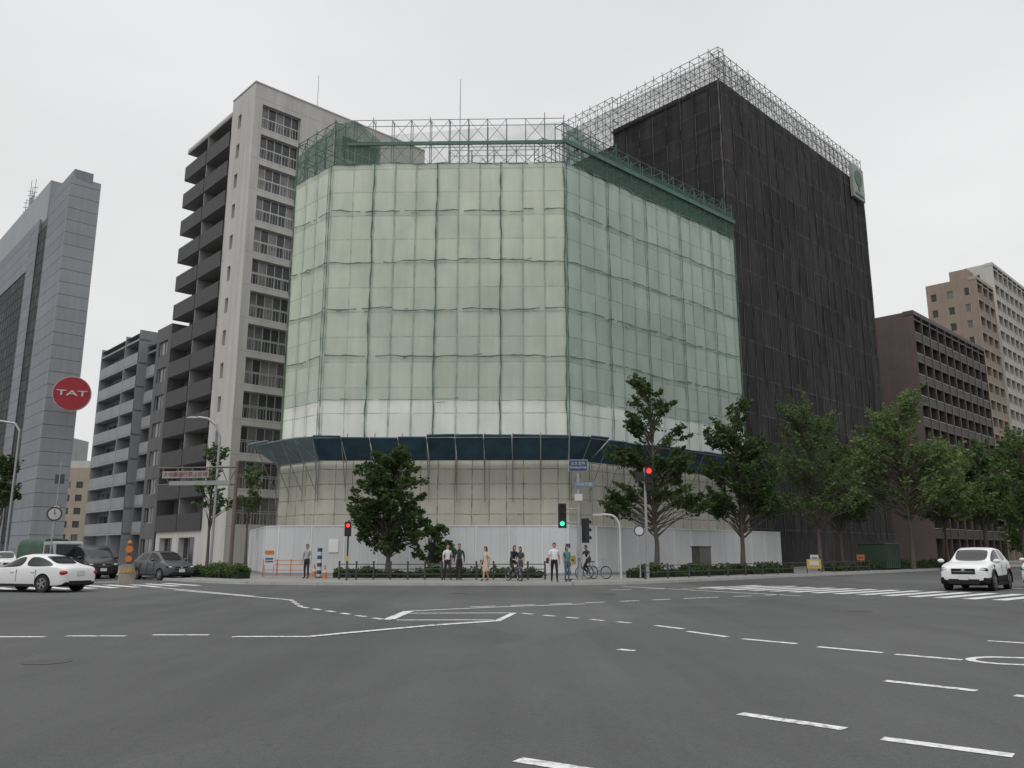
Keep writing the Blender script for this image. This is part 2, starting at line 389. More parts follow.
for fr,mt in ((F1,mf),(F2,mf),(F3,mr),(F4,mr),(F0,mf)):
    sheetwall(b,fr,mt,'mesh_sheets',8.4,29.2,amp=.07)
    sheetwall(b,fr,cream,'lower_sheets',0.15,8.4,amp=.04)
    for z,aa in ((11.7,.015),(14.8,.04),(18.2,.05),(21.7,.055),(25.5,.05),(29.15,.05)):
        u_=0
        while u_<fr.L-.2:
            e_=min(u_+4.6,fr.L); dz_=random.uniform(-.08,.08)
            seamline(b,fr,seam,(u_,z+dz_),(e_,z+dz_+random.uniform(-.06,.06)),.065 if z>12 else .03,aa,gap=.08); u_=e_
    us=[3,7.6,12.2,16.75] if fr is F2 else [4.6*i for i in range(0,int(fr.L/4.6)+1)]+[fr.L-.05]
    for u in us: seamline(b,fr,seam,(u,8.6),(u,29.2),.075,.03)
    for u in us:
        for q in (1.53,3.07):
            if u+q<fr.L: seamline(b,fr,seamw,(u+q,8.6),(u+q,29.2),.045,.012,d=.15,step=.8)
    for _ in range(int(fr.L*1.2)):
        u_=random.uniform(.2,max(.3,fr.L-1.2)); z_=random.choice((11.7,14.8,18.2,21.7,25.5))+random.uniform(-.2,.12)
        seamline(b,fr,seam,(u_,z_),(u_+random.uniform(.2,.7),z_+random.uniform(-.15,.15)),.04,.02,d=.165)
roofm=M('roof_deck',(.2,.2,.2),.9,.1,1)
inner=[(-16.4,59.0),(-12.9,55.7),(3.7,55.3),(19.7,70.1),(10,80.7),(-6,71.8)]
b.poly('roof_deck',roofm,[(x,y,28.9) for x,y in inner])
scaffold(b,F1,pipeg,29.2,32.6,1.2,1.7); scaffold(b,F2,pipe,29.2,32.7,1.4,1.75); scaffold(b,F3,pipeg,29.2,32.3,1.5,1.55)
scaffold(b,F2,pipe,29.2,32.3,1.8,1.7,u0=8,u1=15,d0=-4); scaffold(b,F3,pipeg,29.2,32.0,1.8,1.5,d0=-2.2); scaffold(b,F0,pipeg,29.2,32.4,1.8,1.7)
b.poly('safety_net',netg,[F1.P(-.1,29.2,.1),F1.P(F1.L,29.2,.1),F1.P(F1.L,32.2,.1),F1.P(-.1,31.4,.1)])
b.poly('safety_net',netg,[F3.P(0,29.2,.1),F3.P(F3.L,29.2,.1),F3.P(F3.L,31.7,.1),F3.P(8,31.4,.1),F3.P(0,32.3,.1)])
b.poly('safety_net_thin',netg2,[F2.P(0,29.2,.05),F2.P(F2.L,29.2,.05),F2.P(F2.L,32.4,.05),F2.P(0,31.2,.05)])
b.poly('safety_net',netg,[F2.P(0,29.2,.1),F2.P(3.4,29.2,.1),F2.P(3.4,31.0,.1),F2.P(1.6,32.6,.1),F2.P(0,32.4,.1)])
F2.box(b,'ledger_beam',pipeg,1.0,F2.L,30.6,30.8,.1,.22); F3.box(b,'ledger_beam',pipeg,-.3,F3.L,30.6,30.95,.15,.3)
b.cyl('mast',steel,F2.P(9.0,29,-2),F2.P(9.0,37.2,-2),.05,.03,6)
for fr,mt in ((F1,bluel),(F2,blue),(F3,blue)):
    n=max(2,round(fr.L/1.8))
    for i in range(n):
        ua=fr.L*i/n; ub=fr.L*(i+1)/n-.05
        oa=ua; ob=ub
        if fr is F1 and i==0: oa=ua-1.0
        if fr is F3 and i==n-1: ob=ub+.8
        dz=random.uniform(-.10,.10); dz2=dz+random.uniform(-.05,.05)
        b.hexa('canopy_boards',mt,[fr.P(ua,7.55,.2),fr.P(ub,7.55,.2),fr.P(ob,8.9+dz2,2.1),fr.P(oa,8.9+dz,2.1),
            fr.P(ua,7.62,.2),fr.P(ub,7.62,.2),fr.P(ob,8.97+dz2,2.1),fr.P(oa,8.97+dz,2.1)])
    for i in range(n+1):
        u=fr.L*i/n
        b.cyl('canopy_struts',pipe,fr.P(u,5.4,.15),fr.P(u,8.75,2.0),.03,.03,5); b.cyl('canopy_struts',pipe,fr.P(u,4.8,.22),fr.P(u,9.4,.22),.035,.035,5)
        b.cyl('canopy_struts',pipe,fr.P(u,7.5,.2),fr.P(u,7.3,1.3),.025,.025,5)
    b.cyl('canopy_struts',pipe,fr.P(0,8.85,2.0),fr.P(fr.L,8.85,2.0),.04,.04,5)
b.hexa('canopy_boards',bluel,[F1.P(F1.L,7.55,.2),F2.P(0.0,7.55,.21),F2.P(0,8.9,2.1),F1.P(F1.L,8.9,2.1),F1.P(F1.L,7.6,.2),F2.P(0.0,7.6,.21),F2.P(0,8.95,2.1),F1.P(F1.L,8.95,2.1)])
b.hexa('canopy_boards',blue,[F2.P(F2.L,7.55,.2),F3.P(0.0,7.55,.21),F3.P(0,8.9,2.1),F2.P(F2.L,8.9,2.1),F2.P(F2.L,7.6,.2),F3.P(0.0,7.6,.21),F3.P(0,8.95,2.1),F2.P(F2.L,8.95,2.1)])
b.done()

fw=Msheet('white_fence_panel',(.55,.56,.57),(.30,.31,.32),.5,20,.03,.03,None,lines=.5,stre=.08)
b=B('construction_fence',(0,51,0))
fp=[(-19.5,62),(-15.2,51.6),(-14.2,50.7),(3.4,50.3),(5.2,51.3),(21.5,66.8)]
for p,q in zip(fp[:-1],fp[1:]):
    fr=Fr(p,q); b.poly('panels',fw,[fr.P(0,.16),fr.P(fr.L,.16),fr.P(fr.L,3.05),fr.P(0,3.05)],[(0,0),(fr.L,0),(fr.L,3),(0,3)])
    fr.box(b,'top_rail',white,0,fr.L,3.05,3.1,-.05,.03); fr.box(b,'base',conc2,0,fr.L,.13,.3,-.05,.04)
    k=0
    while k<fr.L: fr.box(b,'posts',white,k,k+.05,.3,3.05,.0,.03); k+=2.0
fr=Fr(fp[2],fp[3])
for u,z,w_,h_,cm in ((3.1,1.5,.6,.8,white),(9.2,1.5,.45,.6,M('poster_green',(.1,.22,.16),.6))): fr.box(b,'posters',cm,u,u+w_,z,z+h_,.035,.045)
b.done()

# ---------------------------------------------------------------- white apartment tower
b=B('apartment_tower',(-23,75,0))
FA=Fr((-33.9,79.4),(-23.6,68.5)); uB=-FA.n; q=FA.q+uB*19.5; FB=Fr((-23.6,68.5),(q.x,q.y))
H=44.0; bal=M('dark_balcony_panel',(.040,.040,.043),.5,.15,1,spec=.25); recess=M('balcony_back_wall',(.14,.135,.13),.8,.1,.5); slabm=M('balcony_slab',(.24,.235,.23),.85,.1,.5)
z0=3.6; fh=3.0; nf=13
ops=[(11.7,12.35,z0+fh*k+.9,z0+fh*k+2.3) for k in range(nf)]
wall(b,FA,conc,gl,frame_w,10.3,FA.L,0,H,ops,.3,0)
wall(b,FA,conc,gl,frame_w,0,10.3,0,z0-.2,[(1,4,.2,2.8),(5.5,9,.2,2.8)],.5,2)
b.poly('side_wall',conc,[FA.P(10.3,z0,-1.6),FA.P(10.3,z0,0),FA.P(10.3,H,0),FA.P(10.3,H,-1.6)][::-1])
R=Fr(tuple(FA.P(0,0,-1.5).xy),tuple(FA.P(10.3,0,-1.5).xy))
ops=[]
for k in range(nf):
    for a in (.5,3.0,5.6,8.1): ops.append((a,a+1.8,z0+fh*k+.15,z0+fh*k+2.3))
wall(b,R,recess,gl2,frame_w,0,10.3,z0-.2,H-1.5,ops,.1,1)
for k in range(nf+1):
    z=z0+fh*k
    FA.box(b,'floor_slabs',slabm,-.1,10.297,z-.22,z,-1.49,.05)
    if k<nf:
        for a,c in ((-.1,5.0),(5.12,10.29)): FA.box(b,'balustrades',bal,a,c,z-.24,z+1.3,.06,.14)
        FA.box(b,'balustrades',bal,-.19,-.11,z-.24,z+1.3,-1.49,.14)
    if k<nf: FA.box(b,'party_walls',conc2,5.0,5.12,z,z+fh-.225,-1.49,.04)
FA.box(b,'roof_canopy',conc,-.1,10.297,H-1.5,H-1.1,-1.5,.05)
ops=[]
for k in range(nf):
    z=z0+fh*k
    ops+= [(.8,4.7,z+.15,z+2.5)]; ops+=[(9.3,13.6,z+.15,z+2.5)]
wall(b,FB,conc,gl_w,frame_w,0,FB.L,0,H,ops,.40,4,1,bar=.08)
for (a,c,zz,zt) in ops:
    FB.box(b,'window_rails',frame_w,a,c,zz+.95,zz+1.02,-.1,-.05)
    for i in range(13): u=a+(c-a)*(i+.5)/13; FB.box(b,'window_rails',frame_w,u-.015,u+.015,zz,zz+.95,-.09,-.06)
for k in range(nf+1): FB.box(b,'joint_lines',conc2,0.01,FB.L-.01,z0+fh*k-.03,z0+fh*k,-.02,.004)
c=[FA.P(0,H-1.1,-1.5),FA.P(10.3,H-1.1,-1.5),FA.P(10.3,H-.6,-.02),FA.P(FA.L,H-.6,-.02),FB.P(FB.L,H-.6,-.02),FA.P(0,H-.6,-19.5)]
b.poly('roof_deck',roofm,c)
b.poly('back_walls',conc,[FA.P(0,0,-19.5),FA.P(0,0,-1.5),FA.P(0,H,-1.5),FA.P(0,H,-19.5)])
b.poly('back_walls',conc,[FB.P(FB.L,0,0),FB.P(FB.L,0,-15),FB.P(FB.L,H,-15),FB.P(FB.L,H,0)])
FB.box(b,'parapet',conc,.0,FB.L,H,H+.12,-.25,.06); FA.box(b,'parapet',conc,10.3,FA.L+.06,H+.003,H+.123,-.25,.06)
b.box('roof_house',conc2,FB.P(13,H+.6,-6),(6,5,3.0),FB.ang)
b.cyl('antenna',steel,FB.P(8,H,-3),FB.P(8,H+5.5,-3),.05,.03,6)
for k in range(6): b.box('pipes',frame_w,FB.P(5.6,6+k*6,.06),(.12,.12,5.5),FB.ang)
b.done()

# ---------------------------------------------------------------- grey mid-rises on the left street
def frontp(s): return (-23.6-10.3*s,68.5+11*s)
def midrise(name,s0,s1,Ht,wallm,nfl,style,depth=14,bay=3.2,setb=0):
    p1=frontp(s0); p0=frontp(s1)
    if setb: p0=(p0[0]+.727*setb,p0[1]+.687*setb); p1=(p1[0]+.727*setb,p1[1]+.687*setb)
    b=B(name,((p0[0]+p1[0])/2,(p0[1]+p1[1])/2+4,0)); fr=Fr(p0,p1); g=3.5; h=(Ht-g-1)/nfl
    if style=='balcony':
        R=Fr(tuple(fr.P(0,0,-1.3).xy),tuple(fr.P(fr.L,0,-1.3).xy)); ops=[]
        n=int(fr.L/bay)
        for k in range(nfl):
            for i in range(n): u=fr.L*(i+.15)/n; ops.append((u,u+fr.L/n*.7,g+h*k+.1,g+h*k+2.1))
        wall(b,R,wallm,gl2,frame_w,0,fr.L,0,Ht,ops,.1,1)
        for k in range(nfl+1):
            fr.box(b,'floor_slabs',wallm,0,fr.L,g+h*k-.2,g+h*k,-1.29,.0)
            if k<nfl: fr.box(b,'balustrades',M('pale_balustrade',(.24,.25,.255),.6),0,fr.L,g+h*k,g+h*k+1.1,-.08,.02)
        for i in range(0,n+1,2): fr.box(b,'party_walls',wallm,max(0,fr.L*i/n-.08),min(fr.L,fr.L*i/n+.08),0,Ht,-1.28,.04)
    else:
        ops=[]; n=int(fr.L/bay)
        for k in range(nfl):
            for i in range(n): u=fr.L*(i+.2)/n; ops.append((u,u+fr.L/n*.6,g+h*k+.8,g+h*k+2.3))
        ops.append((.5,fr.L-.5,.2,2.8))
        wall(b,fr,wallm,gl,frame_w,0,fr.L,0,Ht,ops,.2,1)
    P=fr.P; D=-depth
    b.poly('side_walls',wallm,[P(fr.L,0,0),P(fr.L,0,D),P(fr.L,Ht,D),P(fr.L,Ht,0)]); b.poly('side_walls',wallm,[P(0,0,D),P(0,0,0),P(0,Ht,0),P(0,Ht,D)])
    b.poly('roof_deck',roofm,[P(0,Ht-.4,0),P(fr.L,Ht-.4,0),P(fr.L,Ht-.4,D),P(0,Ht-.4,D)]); b.poly('back_wall',wallm,[P(0,0,D),P(fr.L,0,D),P(fr.L,Ht,D),P(0,Ht,D)])
    b.box('roof_house',wallm,P(fr.L*.6,Ht+.8,-7),(fr.L*.4,4,2.4),fr.ang)
    b.box('tank',conc2,P(fr.L*.25,Ht+.6,-5),(1.5,1.5,1.4),fr.ang)
    b.done()
gA=M('dark_grey_render',(.11,.11,.115),.8,.1,.4,streak=.2); gB=M('mid_grey_tile',(.18,.185,.19),.7,.1,.4,streak=.2); gC=M('light_grey_tile',(.28,.29,.30),.7,.08,.4,streak=.15)
midrise('office_building',1.04,1.30,24.2,gA,7,'win',bay=2.0)
midrise('office_building',1.32,1.62,23.8,gB,7,'balcony',bay=2.4,setb=.8)
midrise('apartment_building',1.66,2.5,25.4,gC,8,'balcony')

# glass office tower
b=B('glass_office_tower',(-75,125,0)); p1=(-65.4,113); p0=(-65.4-.68*60,113+.73*60); fr=Fr(p0,p1); L=fr.L; Ht=56
pan=M('grey_metal_panel',(.20,.215,.235),.6,.06,.2,streak=.12,island=.06,spec=.25); pj=M('panel_joint',(.06,.063,.068),.6)
panl=M('grey_side_panel',(.26,.275,.29),.5,.06,.2,streak=.12,island=.04)
def gpanel(u0,u1,z0,z1,part='facade_panels'):
    z=z0
    while z<z1-.1:
        zz=min(z+1.9,z1); fr.box(b,part,pan,u0,u1,z+.05,zz,-.3,0); z=zz
U=lambda x:L-x
gpanel(U(11),L,0,Ht); gpanel(U(22),U(16.5),0,Ht-1.5)
fr.box(b,'core',pj,U(60),L-.1,0,Ht-2.2,-4.0,-.31)
def gwall(u0,u1,z0,z1,cw,ch):
    nu=max(1,round((u1-u0)/cw)); nz=max(1,round((z1-z0)/ch))
    for i in range(nu):
        for j in range(nz):
            a=u0+(u1-u0)*i/nu; c=u0+(u1-u0)*(i+1)/nu; e=z0+(z1-z0)*j/nz; f=z0+(z1-z0)*(j+1)/nz
            b.poly('curtain_wall',gl_d,[fr.P(a+.04,e+.04,-.10),fr.P(c-.04,e+.04,-.10),fr.P(c-.04,f-.04,-.10),fr.P(a+.04,f-.04,-.10)])
    for i in range(nu+1): a=u0+(u1-u0)*i/nu; fr.box(b,'mullions',frame_d,a-.03,a+.03,z0,z1,-.2,-.085)
    for j in range(nz+1): e=z0+(z1-z0)*j/nz; fr.box(b,'mullions',frame_d,u0,u1,e-.06,e+.06,-.2,-.08)
gwall(U(16.5),U(11),3,Ht-4,1.8,1.9); gwall(U(60),U(22),3,Ht-9,1.9,1.9); gpanel(U(60),U(22),Ht-9,Ht-1.5)
sf=Fr(p1,(p1[0]+.72*4.2,p1[1]+.69*4.2))
z=0
while z<Ht: sf.box(b,'side_panels',panl,0.003,sf.L,z+.06,min(z+1.9,Ht+.3),-.4,0.01); z+=1.9
b.poly('side_backing',pj,[sf.P(0,0,-.41),sf.P(sf.L,0,-.41),sf.P(sf.L,Ht,-.41),sf.P(0,Ht,-.41)])
fr.box(b,'penthouse',panl,U(60),U(15),Ht-2.2,Ht+5.0,-3.9,-.6); fr.box(b,'crown',pan,U(9),L,Ht,Ht+1.5,-3,-.4)
for du,h in ((33,7),(35,6),(36.5,8),(39,5)):
    b.cyl('antennas',steel,fr.P(U(du),Ht+4,-2),fr.P(U(du),Ht+5+h,-2),.1,.05,6)
    for k in range(3): b.box('antennas',steel,fr.P(U(du),Ht+5+h*.5+k*.9,-2),(.9,.1,.1))
for k in range(5): b.box('antennas',steel,fr.P(U(34.5),Ht+7+k*.5,-2),(3.2,.15,.12),fr.ang)
b.done()
b=B('round_company_sign',(-60.9,111.5,23)); red=M('sign_red',(.30,.02,.03),.6,.08,1)
c=Vector((-60.9,111.5,23)); n=Vector((.40,-.917,0)).normalized()
b.cyl('disc',red,c-n*.35,c+n*.35,2.3,2.3,40); b.cyl('rim',M('sign_rim_grey',(.4,.4,.4),.5),c-n*.3,c+n*.3,2.4,2.4,40)
b.cyl('bracket',steel,c+Vector((0,0,1)),c+Vector((-3,1.9,1)),.12); b.cyl('bracket',steel,c+Vector((0,0,-1)),c+Vector((-3,1.9,-1)),.12)
tx=bpy.data.curves.new('lettering','FONT'); tx.body='TAT'; tx.size=1.4; tx.align_x='CENTER'; tx.align_y='CENTER'; tx.extrude=.03; tx.offset=.02; tx.materials.append(M('sign_letters',(.5,.48,.46),.6))
to=link(bpy.data.objects.new('lettering',tx)); to.location=c+n*.40; to.rotation_euler=(math.pi/2,0,math.atan2(n.x,-n.y)); to.scale=(1.45,.75,1)
b.extra.append(to); b.done()

# ---------------------------------------------------------------- dark netted tower
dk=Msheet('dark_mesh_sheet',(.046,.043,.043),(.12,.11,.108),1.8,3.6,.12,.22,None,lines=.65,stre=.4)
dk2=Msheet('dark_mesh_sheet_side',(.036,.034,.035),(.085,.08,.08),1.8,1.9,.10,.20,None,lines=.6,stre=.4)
b=B('netted_tower',(25,90,0)); C=(21,75)
GL=Fr((C[0]-14*.68,C[1]+14*.735),C); GR=Fr(C,(45.7,99.6)); q=(C[0]-14*.68,C[1]+14*.735); GB=Fr((q[0]-8*.68,q[1]+8*.735),q)
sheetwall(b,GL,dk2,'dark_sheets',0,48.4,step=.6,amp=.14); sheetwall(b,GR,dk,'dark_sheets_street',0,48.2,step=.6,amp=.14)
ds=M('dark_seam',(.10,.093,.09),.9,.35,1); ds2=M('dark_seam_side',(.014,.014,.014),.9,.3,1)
for u in [1.8*i for i in range(1,int(GR.L/1.8)+1)]:
    seamline(b,GR,ds,(u,3),(u,48),.07,.018,d=.19,step=1.0,gap=.15); seamline(b,GR,ds2,(u+.22,3),(u+.22,48),.16,.015,d=.185,step=1.5)
for z in [3.6*i for i in range(1,14)]: seamline(b,GR,ds,(0,z),(GR.L,z),.04,.02,d=.195,step=.9,gap=.5)
for u in [1.8*i for i in range(1,8)]: seamline(b,GL,ds2,(u,3),(u,48),.14,.015,d=.17,step=1.5); seamline(b,GL,ds,(u+.2,3),(u+.2,48),.05,.015,d=.175,step=1.1,gap=.3)
for z in [3.6*i for i in range(1,14)]: seamline(b,GL,ds2,(0,z),(GL.L,z),.06,.02,d=.18,step=.9,gap=.3)
seamline(b,GL,ds,(GL.L-.1,3),(GL.L-.1,48),.12,.02,d=.19)
P=GR.P
b.poly('roof_deck',roofm,[P(0,47.9),P(GR.L,47.9),P(GR.L,47.9,-14),P(0,47.9,-14)])
b.poly('end_wall',dk,[P(GR.L,0),P(GR.L,0,-14),P(GR.L,48,-14),P(GR.L,48)],[(0,0),(14,0),(14,48),(0,48)])
sheetwall(b,GB,dk2,'rear_wing',0,46.5,step=.8,amp=.1)
b.poly('roof_deck',roofm,[GB.P(0,46.2),GB.P(8,46.2),GB.P(8,46.2,-20),GB.P(0,46.2,-20)])
pl=M('scaffold_pipe_pale',(.22,.22,.22),.5,.3,1,metal=.3); neth=Mnet('grey_net',(.09,.09,.09),.45)
scaffold(b,GL,pl,48.4,52.0,1.2,1.2,r=.042); scaffold(b,GR,pl,48.2,51.6,1.2,1.15,r=.042); scaffold(b,GB,pl,46.5,52.5,1.2,1.5,r=.042)
scaffold(b,GL,pl,48.4,50.8,1.8,1.2,r=.04,d0=-5,brace=False); scaffold(b,GR,pl,48.2,50.2,1.8,1.0,r=.04,d0=-4,brace=False)
for fr_,za,zb in ((GL,48.4,51.0),(GR,48.2,50.7),(GB,46.5,51.0)):
    b.poly('top_net',neth,[fr_.P(0,za,.06),fr_.P(fr_.L,za,.06),fr_.P(fr_.L,zb,.06),fr_.P(0,zb,.06)])
GR.box(b,'company_sign',M('sign_white',(.26,.28,.27),.5),30.4,33.8,45.4,49.8,.2,.6)
sg=M('sign_green',(.03,.12,.07),.5)
b.cyl('sign_logo',sg,GR.P(32.1,48.2,.6),GR.P(32.1,48.2,.66),1.1,1.1,20); GR.box(b,'sign_logo',sg,31.9,32.3,46.5,47.3,.6,.66); GR.box(b,'sign_logo',sg,30.9,33.3,45.8,46.1,.6,.66)
for u,z in ((2.5,30),(2.5,18)): GL.box(b,'lamp',white,u,u+.2,z,z+.3,.2,.3)
b.done()

# ---------------------------------------------------------------- right hand apartment blocks
def grid_apart(name,c,dl,dr,Ll,Lr,Ht,nfl,wm,bm,side,bay=3.0,blind=True,rh=True):
    c=Vector(c); dl=Vector(dl).normalized(); dr=Vector(dr).normalized()
    pl_=c+dl*Ll; pr=c+dr*Lr; b=B(name,(c.x,c.y,0)); A=Fr(tuple(pl_),tuple(c)); D=Fr(tuple(c),tuple(pr))
    g=3.5; h=(Ht-g-1)/nfl
    ops=[] if blind else [(A.L*(i+.25)/3,A.L*(i+.6)/3,g+h*k+.8,g+h*k+2.2) for i in range(3) for k in range(nfl)]
    wall(b,A,side,gl,frame_w,0,A.L,0,Ht,ops,.2,0)
    R=Fr(tuple(D.P(0,0,-1.3).xy),tuple(D.P(D.L,0,-1.3).xy)); n=max(1,int(D.L/bay)); ops=[]
    for k in range(nfl):
        for i in range(n): u=D.L*(i+.15)/n; ops.append((u,u+D.L/n*.7,g+h*k+.1,g+h*k+2.1))
    wall(b,R,M(name+'_recess',(.085,.078,.074),.8),gl2,frame_w,0,D.L,0,Ht-.5,ops,.1,1)
    for k in range(nfl+1):
        D.box(b,'floor_slabs',wm,0.003,D.L,g+h*k-.2,g+h*k,-1.29,.0)
        if k<nfl:
            D.box(b,'balustrades',bm,.003,D.L,g+h*k+.0,g+h*k+.95,-.1,-.02); D.box(b,'handrails',frame_w,.003,D.L,g+h*k+1.05,g+h*k+1.12,-.1,-.02)
    for i in range(n+1): u=D.L*i/n; D.box(b,'party_walls',wm,max(0.004,u-.12),min(D.L,u+.12),0,Ht,-1.28,.06)
    D.box(b,'roof_fascia',wm,-.06,D.L+.05,Ht-.5,Ht+.1,-1.3,.1)
    b.poly('roof_deck',roofm,[A.P(0,Ht-.6),D.P(0,Ht-.6),D.P(D.L,Ht-.6),D.P(D.L,Ht-.6,-Ll)]); b.poly('end_wall',side,[D.P(D.L,0),D.P(D.L,0,-Ll),D.P(D.L,Ht,-Ll),D.P(D.L,Ht)])
    if rh: b.box('roof_house',side,D.P(D.L*.45,Ht+1,-3.5),(4,3,3),D.ang)
    b.done()
mar=M('maroon_tile',(.115,.083,.082),.6,.12,.4,streak=.1); mar2=M('maroon_tile_frame',(.085,.068,.064),.6,.12,.4); tan=M('tan_tile',(.24,.19,.15),.7,.1,.4,streak=.1); tan2=M('beige_tile',(.33,.275,.22),.7,.1,.4); balk=M('dark_bal',(.05,.046,.046),.6); wtile=M('white_tile',(.46,.44,.41),.7,.06,.4,streak=.1)
grid_apart('brown_apartment_block',(55.3,109),(-.7,.71),(23.2,22.8),16,31,34.2,10,mar2,balk,mar,rh=False)
grid_apart('tan_apartment_block',(83,140),(-.7,.71),(.71,.7),8.5,10,50,15,tan2,tan,tan,blind=False)
grid_apart('white_apartment_block',(93,151),(-.7,.71),(.71,.7),5,26,56.5,17,wtile,M('cream_balustrade',(.40,.37,.33),.7),wtile,blind=False)
for i,(x,y,wd,dp,h,cm) in enumerate(((-108,210,30,14,22,tan2),(-150,250,30,20,36,gC),(-118,240,16,14,27,conc),(125,185,22,18,32,gB),(150,210,26,18,44,wtile),(98,250,40,18,30,gC))):
    b=B('distant_building',(x,y,0)); fr=Fr((x-wd/2,y-dp/2),(x+wd/2,y-dp/2)); n=int(wd/3); ops=[(wd*(j+.2)/n,wd*(j+.75)/n,k*3.2+1,k*3.2+2.6) for j in range(n) for k in range(int(h/3.2))]
    wall(b,fr,cm,gl,None,0,wd,0,h,ops,.2,0); fr.box(b,'body',cm,0,wd,0,h,-dp,-.3); b.done()

# ---------------------------------------------------------------- trees
def leafmat(name,c1,c2):
    m,t,p=newmat(name); g=t.add('ShaderNodeNewGeometry'); at=t.add('ShaderNodeAttribute',attribute_name='clump')
    f=t.math('MULTIPLY',t.math('ADD',g.outputs['Random Per Island'],at.outputs['Fac']),.5)
    c=t.mix(f,c1,c2); t.l.new(c,p.inputs['Base Color']); p.inputs['Roughness'].default_value=.6; p.inputs['Specular IOR Level'].default_value=.2
    tl=t.add('ShaderNodeBsdfTranslucent'); t.l.new(t.mix(.4,c,(.12,.19,.04)),tl.inputs[0]); mx=t.add('ShaderNodeMixShader'); mx.inputs[0].default_value=.35
    t.l.new(p.outputs[0],mx.inputs[1]); t.l.new(tl.outputs[0],mx.inputs[2]); t.l.new(mx.outputs[0],t.n['Material Output'].inputs[0]); return m
lf_d=leafmat('leaves_dark',(.024,.046,.018),(.085,.13,.045)); lf_m=leafmat('leaves_mid',(.045,.078,.032),(.13,.19,.068)); lf_l=leafmat('leaves_light',(.075,.125,.045),(.19,.26,.095))
bark=M('bark',(.10,.085,.07),.9,.3,4,bump=.5)
def leaves(cl,per,size,mat,origin,name='foliage',dirs=None,slen=0):
    cl=np.array(cl); n=len(cl); N=n*per
    c=np.repeat(cl[:,:3],per,0); rad=np.repeat(cl[:,3],per)
    d=np.random.normal(size=(N,3)); d/=np.linalg.norm(d,axis=1)[:,None]; rr=np.random.rand(N)**.45
    p=c+d*(rad*rr)[:,None]*np.array([1,1,.75])
    if dirs is not None:
        tt=np.random.rand(N)*slen*np.repeat(.5+np.random.rand(n),per); taper=(1-.7*tt/(slen*1.5))[:,None]
        p=c+d*(rad*rr)[:,None]*np.array([1,1,.75])*taper+np.repeat(np.array(dirs),per,0)*tt[:,None]
    a=np.random.normal(size=(N,3)); a[:,2]*=.55; a/=np.linalg.norm(a,axis=1)[:,None]
    bb=np.cross(a,np.random.normal(size=(N,3))); bb/=np.linalg.norm(bb,axis=1)[:,None]
    s=size*(.6+.8*np.random.rand(N))[:,None]
    v=np.stack([p-a*s,p+bb*s*.55,p+a*s,p-bb*s*.55],1).reshape(-1,3)-np.array(origin)
    me=bpy.data.meshes.new(name); me.vertices.add(4*N); me.loops.add(4*N); me.polygons.add(N)
    me.vertices.foreach_set('co',v.astype(np.float32).ravel()); me.loops.foreach_set('vertex_index',np.arange(4*N,dtype=np.int32))
    me.polygons.foreach_set('loop_start',np.arange(0,4*N,4,dtype=np.int32)); me.update(calc_edges=True)
    at=me.attributes.new('clump','FLOAT','FACE'); at.data.foreach_set('value',np.repeat(np.random.rand(n),per).astype(np.float32))
    me.materials.append(mat); return link(bpy.data.objects.new(name,me))
def tree(name,x,y,h,blobs,ncl,per,size,mat,trunk_h=2.5,tr=.16,lean=0,clr=(.35,.7),spray=0.0,up=.6):
    o=(x,y,.12); b=B(name,o); top=max(bl[2] for bl in blobs)
    pts=[Vector((x+lean*k/6+random.uniform(-.08,.08)*min(k,1),y+random.uniform(-.08,.08)*min(k,1),.1+(top)*k/6)) for k in range(7)]
    for k in range(6): b.cyl('trunk',bark,pts[k],pts[k+1],tr*(1-k/6.5)*(1.25 if k==0 else 1),tr*(1-(k+1)/6.5),9)
    W=np.array([bl[6] for bl in blobs],float); W/=W.sum(); cl=[]; dirs=[]
    while len(cl)<ncl:
        bl=blobs[np.random.choice(len(blobs),p=W)]
        d=np.random.normal(size=3); d/=np.linalg.norm(d); r=np.random.rand()**.45
        q=np.array([x+bl[0]+d[0]*bl[3]*r,y+bl[1]+d[1]*bl[4]*r,bl[2]+d[2]*bl[5]*r])
        if q[2]<trunk_h*.8: continue
        cl.append((*q,random.uniform(*clr)))
        o_=np.array([q[0]-x,q[1]-y,0]); o_=o_/(np.linalg.norm(o_)+.3); o_=o_+np.array([random.uniform(-.3,.3),random.uniform(-.3,.3),up+random.uniform(-.35,.5)]); dirs.append(o_/np.linalg.norm(o_))
    for i,c in enumerate(cl):
        if i%2 and not spray: continue
        zt=min(max(trunk_h*.9,c[2]-random.uniform(.6,1.8)),top); k=min(5,int((zt-.1)/top*6)); fr_=(zt-.1)/top*6-k
        s=pts[k].lerp(pts[k+1],min(1,max(0,fr_))); e=Vector(c[:3]); mid=s.lerp(e,.5)+Vector((0,0,random.uniform(-.1,.35)))
        r0=tr*.28; b.cyl('limbs',bark,s,mid,r0,r0*.6,5,cap=False); b.cyl('limbs',bark,mid,e,r0*.6,.014,5,cap=False)
        if spray: b.cyl('limbs',bark,e,e+Vector(dirs[i])*spray*1.1,.014,.006,4,cap=False)
    lf=leaves(cl,per,size,mat,o,dirs=dirs if spray else None,slen=spray); e=b.done(); lf.parent=e; return e
tree('round_street_tree',-6.9,46.3,7.5,[(0,0,4.8,2.0,1.9,1.9,3),(-.5,.2,5.8,1.3,1.3,1.2,1),(.3,0,6.5,.95,.95,.9,1),(.8,0,3.1,1.4,1.3,1.2,1.4),(-1.1,0,3.2,1.2,1.2,1.1,1.1),(0,0,2.2,1.4,1.2,.7,.8)],250,62,.11,lf_d,1.3,.14,clr=(.25,.5),spray=.35)
